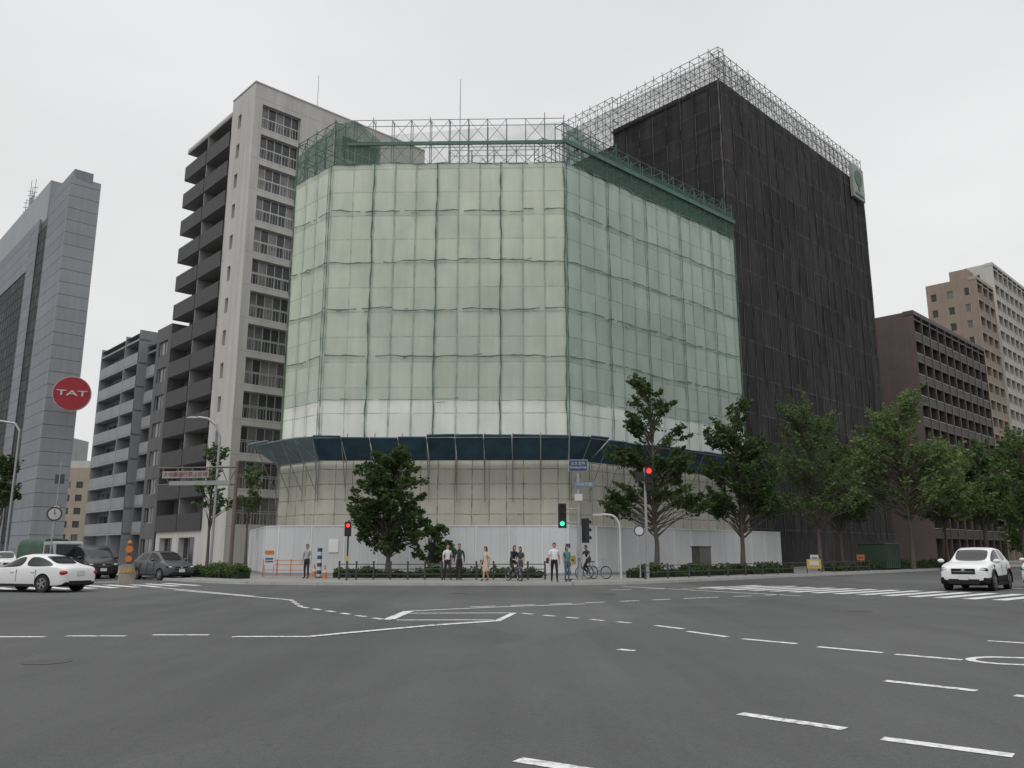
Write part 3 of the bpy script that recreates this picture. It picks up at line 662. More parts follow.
tree('small_street_tree',-4.7,47.5,3.2,[(0,0,1.7,1.1,1,.95,2),(.3,0,2.5,.7,.7,.5,1),(.9,0,1.3,.7,.7,.6,1)],70,55,.10,lf_m,.8,.06,clr=(.2,.35),spray=.25)
tree('street_tree',8.6,50.0,12.4,[(-.4,0,10.9,.7,.8,1.0,.7),(.5,0,10.2,.5,.5,.6,.3),(-.5,0,9.0,1.2,1.2,.9,1.1),(.9,0,8.4,.8,.9,.6,.6),(-1.3,0,6.9,1.2,1.4,.8,1.2),(1.1,0,6.7,1.4,1.4,.8,1.2),(0,0,5.2,2.3,2.1,1.0,2.2),(-1.8,0,4.2,1.0,1.1,.8,.9),(1.9,0,4.3,1.1,1.2,.9,.9)],190,46,.13,lf_d,2.6,.16,clr=(.22,.5),spray=.8,up=.5)
tree('street_tree',15.4,56.0,12.3,[(.2,0,10.8,.7,.8,1.0,.7),(-.6,0,9.0,1.2,1.2,1.1,1.2),(.9,0,8.3,1.2,1.2,1.0,1),(.2,0,6.4,2.3,2.1,1.5,3),(-1.2,0,4.5,1.3,1.4,.9,1.2),(1.5,0,4.6,1.3,1.5,1.0,1.2)],215,48,.135,lf_d,2.6,.17,clr=(.25,.55),spray=.9)
tree('street_tree',23.0,62.6,13.6,[(-.6,0,11.6,.7,.8,1.1,.8),(.8,0,10.6,.7,.8,.9,.6),(0,0,9.6,1.7,1.6,1.3,1.4),(-1.2,0,7.5,2.0,2,1.3,2.0),(1.4,0,7.0,2.1,2,1.3,2.0),(0,0,4.9,2.9,2.4,1.0,2)],200,36,.125,lf_m,2.6,.16,clr=(.25,.6),spray=1.5,up=.8)
tree('street_tree',33.2,69.5,16.0,[(.4,0,13.4,.9,1,1.3,.8),(-.6,0,11.6,1.7,1.7,1.5,1.6),(-1.9,0,9.0,2.6,2.4,1.6,2.4),(2.0,0,8.6,2.8,2.5,1.7,2.6),(0,0,6.0,4.2,3,1.3,2.6)],300,40,.145,lf_l,2.8,.18,clr=(.3,.7),spray=1.6,up=.7)
tree('street_tree',29.2,74,12.0,[(0,0,9.6,1.2,1.3,1.4,1),(0,0,7.2,2.2,2.2,1.8,2),(0,0,5.0,2.6,2.4,1.2,2)],130,45,.16,lf_m,2.6,.15,clr=(.3,.65),spray=1.2)
tree('street_tree',39.5,76,12,[(0,0,9,2.0,2,2.0,1),(0,0,6,3.2,3,1.8,2)],170,46,.17,lf_l,2.6,.17,clr=(.35,.8),spray=1.2)
tree('street_tree',47,83,13,[(0,0,10,2.0,2,2.2,1),(0,0,6.4,3.4,3,2.0,2)],160,48,.2,lf_m,2.6,.17,clr=(.4,.9),spray=1.2)
tree('street_tree',37.6,60.5,11.0,[(.3,0,8.6,1.3,1.5,1.5,1),(.3,0,6.4,2.0,2.0,1.3,2),(0,0,4.4,2.0,2,1.0,1)],150,46,.14,lf_m,2.4,.15,clr=(.3,.6),spray=1.0)
tree('street_tree',60,98,16,[(0,0,12,3,3,3,1),(0,0,7,4.5,3,3,2)],120,60,.28,lf_m,2.6,.2,clr=(.5,1.1))
tree('street_tree',-20.9,57.5,9.2,[(.1,0,7.9,.6,.6,1.0,1),(-.4,0,6.2,.9,1,.9,1.2),(.3,0,4.8,1.0,1.0,.9,1.2)],52,30,.13,lf_m,2.5,.12,clr=(.18,.4),spray=.6)
tree('street_tree',-17.8,56.0,8.0,[(0,0,6.4,.6,.7,1.0,1),(.1,0,4.8,.8,.9,.9,1)],28,28,.12,lf_m,2.5,.10,clr=(.18,.4),spray=.5)
tree('street_tree',-49.6,80.5,11.5,[(0,0,9.4,1.0,1,1.1,1),(-.2,0,7.0,1.5,1.4,1.4,2)],70,40,.17,lf_d,2.5,.16,clr=(.3,.6),spray=.8)
def hedge(name,pts,wd,h,mat,per=70):
    o=(pts[0][0],pts[0][1],.13); b=B(name,o); cl=[]
    core=M('hedge_core',(.012,.02,.01),.9)
    for p,q in zip(pts[:-1],pts[1:]):
        fr=Fr(p,q); fr.box(b,'core',core,0,fr.L,.1,h*.6,-wd*.35,wd*.35)
        k=.2
        while k<fr.L:
            hk=.75+.35*math.sin(k*1.3)*math.sin(k*.37)+random.uniform(-.1,.15)
            for dd in (-.3,0,.3): 
                c=fr.P(k+random.uniform(-.15,.15),.13+h*hk*(.3+.45*random.random()),dd*wd); cl.append((c.x,c.y,c.z,random.uniform(.2,.36)))
            k+=.4
    lf=leaves(cl,per,.085,mat,o); e=b.done(); lf.parent=e
hedge('hedge',[(-18.9,49.2),(-14.2,44.6)],1.0,.75,lf_d); hedge('hedge',[(-19.5,55),(-16,50)],1.0,.9,lf_m,40)
hedge('hedge',[(-9.8,46.6),(-1.5,46.4),(1.6,46.2)],1.4,.7,lf_d,50)
hedge('hedge',[(6.6,46.0),(13,52.0),(18.8,57.6)],1.3,.85,lf_d,50)
hedge('hedge',[(23.5,62),(36,74),(50,88)],1.4,.9,lf_d,40)
cl=[]
for k in range(150):
    s=random.random(); cl.append((62+s*70,104+s*62+random.uniform(-3,3),random.uniform(1.5,8),random.uniform(.8,1.8)))
leaves(cl,45,.38,lf_d,(0,0,0),'distant_trees')

# ---------------------------------------------------------------- street furniture
def disc(b,part,mat,c,n,r,th=.03,seg=24): c=Vector(c);n=Vector(n).normalized(); b.cyl(part,mat,c-n*th/2,c+n*th/2,r,r,seg)
toC=lambda x,y:(Vector((-x,-y,0))).normalized()
blk=M('black_plastic',(.02,.02,.022),.5); redl=Memit('red_signal_light',(1,.04,.03),1.5); grl=Memit('green_signal_light',(.05,.9,.5),1.2); offl=M('signal_lens_off',(.03,.02,.02),.3)
sb=M('sign_blue',(.03,.065,.15),.5,.08); sw=M('sign_face_white',(.52,.52,.52),.5,.05); orange=M('orange_plastic',(.48,.15,.03),.5,.1); yel=M('yellow_sign',(.46,.34,.07),.5,.1)
def sighead(b,c,n,lit,r=.15):
    c=Vector(c); n=Vector(n).normalized(); s=Vector((-n.y,n.x,0)); up=Vector((0,0,1)); rz=math.atan2(n.y,n.x)
    b.box('housing',blk,c,(.22,.42,1.25),rz)
    for i in range(3):
        p=c+up*(.4*(1-i))+n*.115; m=lit[i]; disc(b,'lens_%d'%i,m,p,n,r,.03,16)
        for j in range(7):
            a=math.pi*j/6; q=p+s*math.cos(a)*(r+.02)+up*math.sin(a)*(r+.02); b.box('visors',blk,q+n*.09,(.18,.07,.012) if j in(2,3,4) else (.18,.015,.08),rz)
def text(b,body,c,n,size,mat,name='lettering'):
    tx=bpy.data.curves.new(name,'FONT'); tx.body=body; tx.size=size; tx.align_x='CENTER'; tx.align_y='CENTER'; tx.extrude=.004; tx.materials.append(mat)
    to=link(bpy.data.objects.new(name,tx)); n=Vector(n); to.location=Vector(c)+n*.01; to.rotation_euler=(math.pi/2,0,math.atan2(n.x,-n.y)); b.extra.append(to)
x,y=3.45,43; n=toC(x,y); b=B('traffic_signal_pole',(x,y,.13))
b.cyl('pole',steel,(x,y,.13),(x,y,6.2),.1,.075,12); b.cyl('base',steel,(x,y,.13),(x,y,.6),.14,.13,12)
sighead(b,(x-.85,y-.1,3.35),n,[offl,offl,grl],.12); b.tube('arm',steel,[(x,y,3.7),(x-.85,y-.05,3.7)],.03); b.tube('arm',steel,[(x,y,3.0),(x-.85,y-.05,3.0)],.03)
rz=math.atan2(n.y,n.x)
b.box('street_name_sign',sb,(x,y-.14,5.95),(.04,.95,.55),rz); b.box('sign_rim',sw,(x,y-.12,5.95),(.03,1.0,.6),rz); text(b,'北久宝寺\nKitakyuhoji',(x,y-.165,5.95),n,.19,sw)
b.box('direction_sign',M('sign_pale_blue',(.14,.19,.26),.5),(x+.3,y-.14,4.95),(.04,1.1,.28),rz); text(b,'中央大通',(x+.3,y-.17,4.95),n,.2,sw)
b.box('control_box',steel,(x,y-.17,1.5),(.25,.3,.55),rz); b.box('small_sign',sw,(x,y-.14,4.3),(.03,.4,.35),rz)
sighead(b,(x+.35,y+.1,2.6),Vector((.9,.4,0)),[offl,offl,offl],.1)
b.done()
x,y=7.2,44.6; n=toC(x,y); b=B('traffic_signal_pole',(x,y,.13)); b.cyl('pole',steel,(x,y,.13),(x,y,6.0),.09,.06,12); sighead(b,(x+.2,y-.25,5.4),n,[redl,offl,offl],.14)
b.tube('arm',steel,[(x,y,5.6),(x+.3,y-.2,5.6)],.03); b.box('backboard',blk,(x-.3,y-.18,5.5),(.03,.5,.5),math.atan2(n.y,n.x)); b.done()
x,y=-8.25,42; n=toC(x,y); b=B('pedestrian_signal',(x,y,.13)); b.cyl('pole',darksteel,(x,y,.13),(x,y,3.1),.05,.045,10); rz=math.atan2(n.y,n.x)
b.box('housing',blk,(x,y-.14,2.65),(.2,.34,.72),rz); disc(b,'red_lens',redl,Vector((x,y-.14,2.82))+n*.11,n,.09); disc(b,'green_lens',offl,Vector((x,y-.14,2.48))+n*.11,n,.1); b.box('push_box',yel,(x,y-.1,1.2),(.12,.14,.25),rz); b.done()
x,y=5.7,44.0; b=B('street_lamp',(x,y,.13)); pts=[(x,y,.13),(x,y,2.7)]
for i in range(1,9): a=math.pi/2*i/8; pts.append((x-.55*(1-math.cos(a)),y,2.7+.75*math.sin(a)))
pts.append((x-1.0,y,3.47)); b.tube('pole',sw,pts,.055,8); b.box('lamp_head',sw,(x-1.15,y,3.46),(.55,.18,.09)); b.box('diffuser',M('lamp_diffuser',(.7,.7,.66),.3),(x-1.15,y,3.405),(.45,.13,.03)); b.done()
x,y=-20.1,56; b=B('tall_street_lamp',(x,y,.13)); pts=[(x,y,.13),(x,y,9.3),(x-.3,y,10.1),(x-.9,y,10.55),(x-1.6,y,10.65)]; b.tube('pole',steel,pts,.09,8); b.ell('lamp_head',steel,(x-1.95,y,10.6),(.5,.17,.1)); b.done()
x,y=-43.6,72; b=B('tall_street_lamp',(x,y,.13)); b.tube('pole',steel,[(x,y,.13),(x,y,12),(x-.5,y,12.7),(x-3,y,13.1)],.1,8); b.ell('lamp_head',steel,(x-3.3,y,13.05),(.6,.2,.12)); b.done()
x,y=-17.6,52.5; b=B('overhead_sign_gantry',(x,y,.13)); gb_=M('gantry_brown',(.13,.10,.09),.5); b.cyl('post',gb_,(x,y,.13),(x,y,7.2),.13,.1,12)
for z in (6.85,5.75): b.cyl('arm',gb_,(x,y,z),(x-5.4,y+.8,z),.06,.045,8)
for i in range(6):
    b.cyl('arm',gb_,(x-i*1.0,y+.15*i,6.85),(x-(i+.5)*1.0,y+.15*i,5.75),.03,.03,5)
    if i<5: b.cyl('arm',gb_,(x-(i+.5)*1.0,y+.15*i,5.75),(x-(i+1)*1.0,y+.15*i,6.85),.03,.03,5)
b.box('sign_board',M('sign_board_pale',(.30,.29,.29),.6),(x-3.4,y+.36,6.40),(3.2,.06,.45),-.15); text(b,'大地震通行禁止区域',(x-3.4,y+.31,6.40),Vector((-.15,-.99,0)),.34,M('sign_text_red',(.22,.05,.05),.6))
b.box('panel',conc2,(x-2.4,y+.2,5.85),(4.2,.05,.28),-.15); b.done()
def roundsign(x,y,h,r,face,rim,pm=steel,name='traffic_sign'):
    b=B(name,(x,y,.0)); n=toC(x,y); b.cyl('pole',pm,(x,y,0),(x,y,h),.04,.04,8); c=Vector((x,y,h-r))+n*.06; disc(b,'rim',rim,c,n,r,.02); disc(b,'face',face,c+n*.012,n,r*.78,.02)
    return b,c,n
b,c,n=roundsign(6.75,44.2,2.9,.28,sw,sb); b.done()
b,c,n=roundsign(-24.6,44.6,3.9,.38,M('clock_face',(.4,.4,.4),.5),darksteel,name='clock_sign'); b.cyl('hands',blk,c+n*.03,c+n*.03+Vector((0,0,.25)),.015); b.cyl('hands',blk,c+n*.03,c+n*.03+Vector((.15,-.05,.05)),.015); b.done()
b,c,n=roundsign(-38.5,70,5.5,.3,sw,red); b.cyl('pole',steel,(c.x,c.y,0),(c.x,c.y,9),.06,.05,8); b.box('sign_plate',darksteel,(c.x,c.y,7.6),(.8,.04,.8)); b.done()
x,y=-18.3,40.0; b=B('traffic_island_marker',(x,y,0)); b.cyl('base',M('concrete_marker',(.20,.18,.16),.8,.2,3),(x,y,0),(x,y,.95),.42,.28,16); b.cyl('band',M('worn_yellow',(.28,.2,.07),.7,.3,5),(x,y,.55),(x,y,.75),.36,.325,16); b.cyl('post',darksteel,(x,y,.95),(x,y,1.9),.07,.06,10)
n=toC(x,y); disc(b,'reflector',orange,Vector((x,y,1.65))+n*.08,n,.17); disc(b,'reflector',orange,Vector((x,y,1.2))+n*.08,n,.15); b.ell('cap',orange,(x,y,1.95),(.11,.11,.1)); b.done()
def striped(x,y,h,r=.13):
    b=B('striped_guard_post',(x,y,.13)); k=8
    for i in range(k): b.cyl('stripe_blue' if i%2 else 'stripe_white',sb if i%2 else sw,(x,y,.13+h*i/k),(x,y,.13+h*(i+1)/k),r,r,12)
    b.cyl('base',blk,(x,y,.13),(x,y,.2),r*1.6,r*1.5,12); b.done()
striped(-10.6,46.2,1.6); striped(2.85,42.6,1.8)
def cone(x,y,z=.13):
    b=B('traffic_cone',(x,y,z)); b.box('base',orange,(x,y,z+.02),(.38,.38,.04)); b.cyl('cone',orange,(x,y,z+.04),(x,y,z+.7),.14,.03,14); b.cyl('band',sw,(x,y,z+.3),(x,y,z+.45),.104,.074,14); b.done()
cone(-10.1,45.4); cone(-11.4,48.5); cone(19.5,63)
b=B('guard_railing',(-3.5,42.8,.13)); x0,x1,yy=-8.9,1.7,43.3; n_=12
for i in range(n_+1): x=x0+(x1-x0)*i/n_; b.cyl('posts',darksteel,(x,yy,.13),(x,yy,1.0),.05,.045,8); b.ell('caps',darksteel,(x,yy,1.02),(.06,.06,.05),0,8,6)
for z in (.4,.65,.9): b.cyl('rails',darksteel,(x0,yy,z),(x1,yy,z),.025,.025,6)
b.done()
b=B('guard_railing',(12,50,.13)); a=Vector((6.9,43.6,.13)); c=Vector((27,63.5,.13)); 
for i in range(15): p=a.lerp(c,i/14); b.cyl('posts',darksteel,p,p+Vector((0,0,.8)),.05,.05,8)
for z in (.35,.7): b.cyl('rails',darksteel,a+Vector((0,0,z)),c+Vector((0,0,z)),.022,.022,6)
b.done()
b=B('site_notice_board',(-13.6,47,.13)); b.box('board',sw,(-13.6,47,1.25),(.6,.04,.9)); b.box('stripe',orange,(-13.6,46.97,1.5),(.5,.02,.2)); b.box('text_lines',sb,(-13.6,46.97,1.15),(.45,.02,.08)); b.box('text_lines',sb,(-13.6,46.97,1.0),(.45,.02,.06))
for s in (-.25,.25): b.cyl('legs',steel,(-13.6+s,47,.13),(-13.6+s,47,1.7),.02)
b.done()
b=B('site_barrier',(-13,49,.13))
for i in range(4): b.cyl('posts',orange,(-14.4+i*.8,48.6,.13),(-14.4+i*.8,48.6,1.1),.03)
for z in (.5,.8,1.05): b.cyl('rails',orange,(-14.4,48.6,z),(-12,48.6,z),.02)
b.done()
b=B('utility_cabinet',(11.8,52.2,.13)); cb=M('cabinet_brown',(.10,.09,.08),.5,.1,2); b.box('body',cb,(11.8,52.2,1.0),(1.2,.6,1.6),.75); b.box('roof',darksteel,(11.8,52.2,1.84),(1.3,.7,.08),.75); b.box('plinth',conc2,(11.8,52.2,.18),(1.22,.62,.12),.75); b.box('door_gap',blk,(11.59,52.0,1.0),(.02,.02,1.5),.75); b.done()
x,y=20.0,55.6; n=toC(x,y); b=B('yellow_notice_sign',(x,y,.1)); rz=math.atan2(n.y,n.x); b.box('board',yel,(x,y,.75),(.05,.9,.6),rz); b.box('face',sw,Vector((x,y,.8))+n*.03,(.02,.6,.3),rz)
for s in(-.4,.4): b.cyl('legs',steel,(x+s*-n.y,y+s*n.x,.1),(x+s*-n.y,y+s*n.x,.5),.02)
b.done()
x,y=30,68.5; b=B('green_site_container',(x,y,.13)); gc=M('green_container',(.03,.055,.042),.7,.15,1); b.box('body',gc,(x,y,1.2),(3.0,2.2,1.9),.78)
for i in range(8):
    k=-1.4+i*.4; b.box('ribs',gc,(x+math.cos(.78)*k+math.sin(.78)*1.12,y+math.sin(.78)*k-math.cos(.78)*1.12,1.2),(.08,.06,1.8),.78)
b.box('roof',darksteel,(x,y,2.2),(3.1,2.3,.08),.78); b.done()
for (x,y,cc) in ((3.05,44.0,yel),(22,61,sw),(27.2,65.4,orange)):
    b=B('notice_board',(x,y,.13)); b.box('board',cc,(x,y,1.1),(.6,.04,.45)); b.cyl('post',steel,(x,y+.03,.13),(x,y+.03,1.3),.025); b.box('lines',sb,(x,y-.03,1.1),(.4,.01,.08)); b.done()

# ---------------------------------------------------------------- cars
tail=M('tail_lamp',(.42,.01,.01),.2,.1,3); headl=M('head_lamp',(.42,.44,.47),.15,.3,9,spec=.8); carglass=M('car_glass',(.012,.014,.016),.12,.1,1,spec=.35); trim=M('car_trim',(.018,.018,.02),.6,.1,3,spec=.2); rim=M('alloy_rim',(.34,.35,.37),.35,.1,3,metal=.7); plate=M('number_plate',(.55,.55,.53),.5)
def paint(name,c): return M(name,c,.38,.03,.5,coat=.25,spec=.35)
def car(name,loc,head,st,W,color,wheels,wr=.33,clad=False):
    Lc=st[-1][0]; h=Vector((head[0],head[1],0)).normalized(); c0=Vector((loc[0],loc[1],loc[2] if len(loc)>2 else 0))
    T=lambda x,y,z:(Lc/2-x,y,z)
    hw=W/2; vs=[];fs=[];mi=[]
    for (x,zb,zs,zr,w,r_,fl) in st:
        ww=hw*w; cab=zr-zs>.12
        pr=[(ww*.82,zb),(ww*.97,zb+.07),(ww,zb+.4*(zs-zb)),(ww*.985,zs-.14),(ww*.945,zs-.01),(hw*r_,zr-.05 if cab else zr-.01),(hw*r_*.9,zr),(0,zr+.025)]
        vs+=[T(x,a,z) for a,z in pr]+[T(x,-a,z) for a,z in pr[-2::-1]]
    n=15
    for i in range(len(st)-1):
        fl=st[i][6]
        for j in range(n-1):
            k=j if j<7 else 13-j
            m=0
            if fl in('g','s') and k==4: m=1
            if fl in('w','s') and k==6: m=1
            if k==0 or (clad and k==1): m=2
            fs.append((i*n+j,i*n+j+1,(i+1)*n+j+1,(i+1)*n+j)); mi.append(m)
        fs.append((i*n+n-1,i*n,(i+1)*n,(i+1)*n+n-1)); mi.append(2)
    fs.append(tuple(range(n))); mi.append(0); k=(len(st)-1)*n; fs.append(tuple(range(k+n-1,k-1,-1))); mi.append(0)
    me=bpy.data.meshes.new('body'); me.from_pydata(vs,[],fs)
    for m in (color,carglass,trim): me.materials.append(m)
    me.polygons.foreach_set('material_index',mi)
    bm=bmesh.new(); bm.from_mesh(me); bmesh.ops.recalc_face_normals(bm,faces=bm.faces)
    cr=bm.edges.layers.float.new('crease_edge')
    for e_ in bm.edges:
        ms={f.material_index for f in e_.link_faces}
        if len(ms)>1: e_[cr]=.9
        elif e_.calc_face_angle(0)>.5: e_[cr]=.35
    bm.to_mesh(me); bm.free()
    o=link(bpy.data.objects.new('body',me)); sm=o.modifiers.new('s','SUBSURF'); sm.levels=2; sm.render_levels=2
    cut=[]
    for wx in wheels:
        bpy.ops.mesh.primitive_cylinder_add(vertices=28,radius=wr+.055,depth=W*1.2,location=(Lc/2-wx,0,wr),rotation=(math.pi/2,0,0)); cc=bpy.context.object; cc.data.materials.append(trim); cut.append(cc)
        bo=o.modifiers.new('b','BOOLEAN'); bo.object=cc; bo.operation='DIFFERENCE'; bo.solver='EXACT'
        try: bo.material_mode='TRANSFER'
        except Exception: pass
    bpy.context.view_layer.update()
    ev=o.evaluated_get(bpy.context.evaluated_depsgraph_get()); nm=bpy.data.meshes.new_from_object(ev); o.modifiers.clear(); o.data=nm
    for cc in cut: bpy.data.objects.remove(cc)
    nm.polygons.foreach_set('use_smooth',[True]*len(nm.polygons))
    try: nm.set_sharp_from_angle(angle=math.radians(38))
    except Exception: pass
    e=link(bpy.data.objects.new(name,None)); b=B('tmp',(0,0,0))
    b.box('underbody',trim,(0,0,.32),(Lc*.86,W*.62,.22))
    for wx in wheels:
        for s in (-1,1):
            y=s*(hw-.12); X=Lc/2-wx
            b.cyl('tyres',rubber,(X,y-.11,wr),(X,y+.11,wr),wr,wr,26); yo=s*(hw-.005)
            b.cyl('rims',rim,(X,yo-.02*s,wr),(X,yo+.0*s,wr),wr*.66,wr*.64,20); b.cyl('rim_gap',blk,(X,yo-.01*s,wr),(X,yo+.006*s,wr),wr*.58,wr*.58,20)
            for k in range(5):
                a=2*math.pi*k/5; b.box('spokes',rim,(X+math.cos(a)*wr*.32,yo+.008*s,wr+math.sin(a)*wr*.32),(wr*.62,.02,wr*.17),0,0,-a)
            b.cyl('hubs',rim,(X,yo,wr),(X,yo+.02*s,wr),.06,.06,10)
            if clad:
                ps=[(X+(wr+.085)*math.cos(a),s*(hw-.01),wr+(wr+.085)*math.sin(a)) for a in [math.pi*(-.08+1.16*i/14) for i in range(15)]]; b.tube('arch_cladding',trim,ps,.04,6)
    zf=st[1][2]; zr_=st[-2][2]; sc=1.35 if clad else 1
    for s in(-1,1):
        b.ell('headlamps',headl,(Lc/2-.17,s*hw*.72,zf-.07),(.17,hw*.21,.075),s*-.35); b.ell('headlamp_surround',trim,(Lc/2-.19,s*hw*.70,zf-.075),(.17,hw*.25,.10),s*-.35); b.ell('tail_lamps',tail,(-Lc/2+.14,s*hw*.76,zr_-.16),(.15,hw*.20,.10),s*.3)
        b.ell('mirrors',color,(Lc/2-st[4][0]+.25,s*(hw+.10),st[4][2]+.06),(.09,.13,.08)); b.ell('fog_lamps',headl,(Lc/2-.12,s*hw*.72,.40),(.06,.07,.04))
        for xx in (st[4][0]-.15,(wheels[0]+wheels[1])/2+.1,wheels[1]-.35):
            b.box('door_seams',trim,(Lc/2-xx,s*(hw*.985),.33+(st[4][2]-.33)*.5),(.012,.03,(st[4][2]-.45)*.9))
        for xx in ((wheels[0]+wheels[1])/2-.12,wheels[1]-.5): b.box('door_handles',color,(Lc/2-xx,s*hw*1.0,st[4][2]-.16),(.18,.03,.03))
        b.box('sills',trim,(Lc/2-(wheels[0]+wheels[1])/2,s*hw*.975,.27),(wheels[1]-wheels[0]-2*wr-.15,.05,.1*sc))
    b.box('grille',trim,(Lc/2-.05,0,zf-.14),(.12,W*.42*(1.1 if clad else 1),.16*sc)); b.box('grille_bar',rim,(Lc/2+.015,0,zf-.15),(.012,W*.40,.02)); b.box('lower_intake',trim,(Lc/2-.04,0,.37),(.12,W*.6,.14*sc)); b.ell('badge',rim,(Lc/2+.02,0,zf-.10),(.02,.07,.05))
    b.box('number_plate',plate,(Lc/2+.03,0,.52),(.02,.34,.17)); b.box('number_plate',plate,(-Lc/2-.015,0,.72),(.02,.34,.17)); b.box('rear_valance',trim,(-Lc/2+.05,0,.36),(.12,W*.6,.14))
    t_=b.done()
    for ch in list(t_.children): ch.parent=e
    bpy.data.objects.remove(t_); o.parent=e
    e.location=c0; e.rotation_euler=(0,0,math.atan2(h.y,h.x)); return e
sedan=[(0,.32,.58,.60,.72,.5,''),(.10,.2,.68,.70,.88,.6,''),(.45,.19,.78,.81,.96,.66,''),(1.0,.19,.87,.90,1,.68,''),(1.42,.19,.93,.96,1,.72,'s'),(2.1,.19,.95,1.36,1,.62,'g'),(2.62,.19,.96,1.43,1,.63,''),(2.70,.19,.96,1.43,1,.63,'g'),(3.35,.19,.97,1.36,1,.62,'s'),(3.98,.19,.99,1.03,.99,.70,''),(4.35,.2,.98,1.01,.95,.66,''),(4.55,.24,.90,.93,.88,.6,''),(4.62,.34,.78,.80,.78,.5,'')]
suv=[(0,.38,.78,.81,.80,.56,''),(.08,.24,.90,.94,.91,.64,''),(.40,.22,1.0,1.04,.98,.72,''),(.90,.22,1.07,1.10,1,.74,''),(1.25,.22,1.10,1.13,1,.78,'s'),(1.95,.22,1.12,1.60,1,.70,'g'),(2.55,.22,1.14,1.69,1,.72,''),(2.63,.22,1.14,1.69,1,.72,'g'),(3.55,.22,1.18,1.64,.99,.70,''),(3.65,.22,1.18,1.63,.99,.70,'s'),(4.25,.24,1.14,1.22,.95,.70,''),(4.45,.32,1.0,1.04,.9,.62,''),(4.52,.42,.85,.87,.84,.5,'')]
van=[(0,.36,.70,.73,.80,.5,''),(.08,.22,.88,.92,.93,.62,''),(.40,.2,1.02,1.06,.98,.74,''),(.75,.2,1.10,1.14,1,.8,'s'),(1.5,.2,1.13,1.74,1,.79,'g'),(2.3,.2,1.14,1.88,1,.82,''),(2.38,.2,1.14,1.88,1,.82,'g'),(3.3,.2,1.15,1.90,1,.82,''),(3.38,.2,1.15,1.90,1,.82,'g'),(4.4,.2,1.16,1.82,.99,.79,'s'),(4.68,.25,1.12,1.2,.96,.82,''),(4.78,.4,.9,.93,.88,.6,'')]
mpv=[(0,.34,.64,.66,.78,.5,''),(.08,.2,.78,.81,.91,.6,''),(.38,.19,.90,.93,.97,.7,''),(.85,.19,.99,1.02,1,.76,'s'),(1.6,.19,1.03,1.50,1,.71,'g'),(2.2,.19,1.04,1.57,1,.72,''),(2.28,.19,1.04,1.57,1,.72,'g'),(3.3,.19,1.07,1.50,.99,.70,'s'),(3.85,.22,1.04,1.10,.96,.74,''),(4.0,.34,.86,.88,.87,.55,'')]
wp=paint('white_car_paint',(.66,.66,.66)); bp=paint('black_car_paint',(.010,.010,.011)); gp=paint('grey_car_paint',(.06,.063,.072)); sp_=paint('silver_paint',(.3,.3,.3))
car('white_sedan',(-18.9,33.3),(-1,.32),sedan,1.82,wp,(.88,3.68))
car('white_suv',(19.35,35.0),(-.66,-.75),suv,1.84,wp,(.92,3.6),.37,clad=True)
car('black_minivan',(-25.1,50.2),(.66,-.75),van,1.8,bp,(.9,3.8))
car('grey_compact_car',(-19.7,47.4),(.78,-.62),mpv,1.72,gp,(.8,3.3),.31)
car('silver_minivan',(-35.5,56),(.62,-.78),van,1.8,sp_,(.9,3.8))
car('white_compact_car',(-40,66),(.66,-.75),mpv,1.7,wp,(.8,3.3),.31)
car('white_minivan',(23.6,36.4),(-.70,-.71),van,1.8,wp,(.9,3.8))
car('dark_sedan',(-34,66),(.66,-.75),sedan,1.8,gp,(.88,3.68))
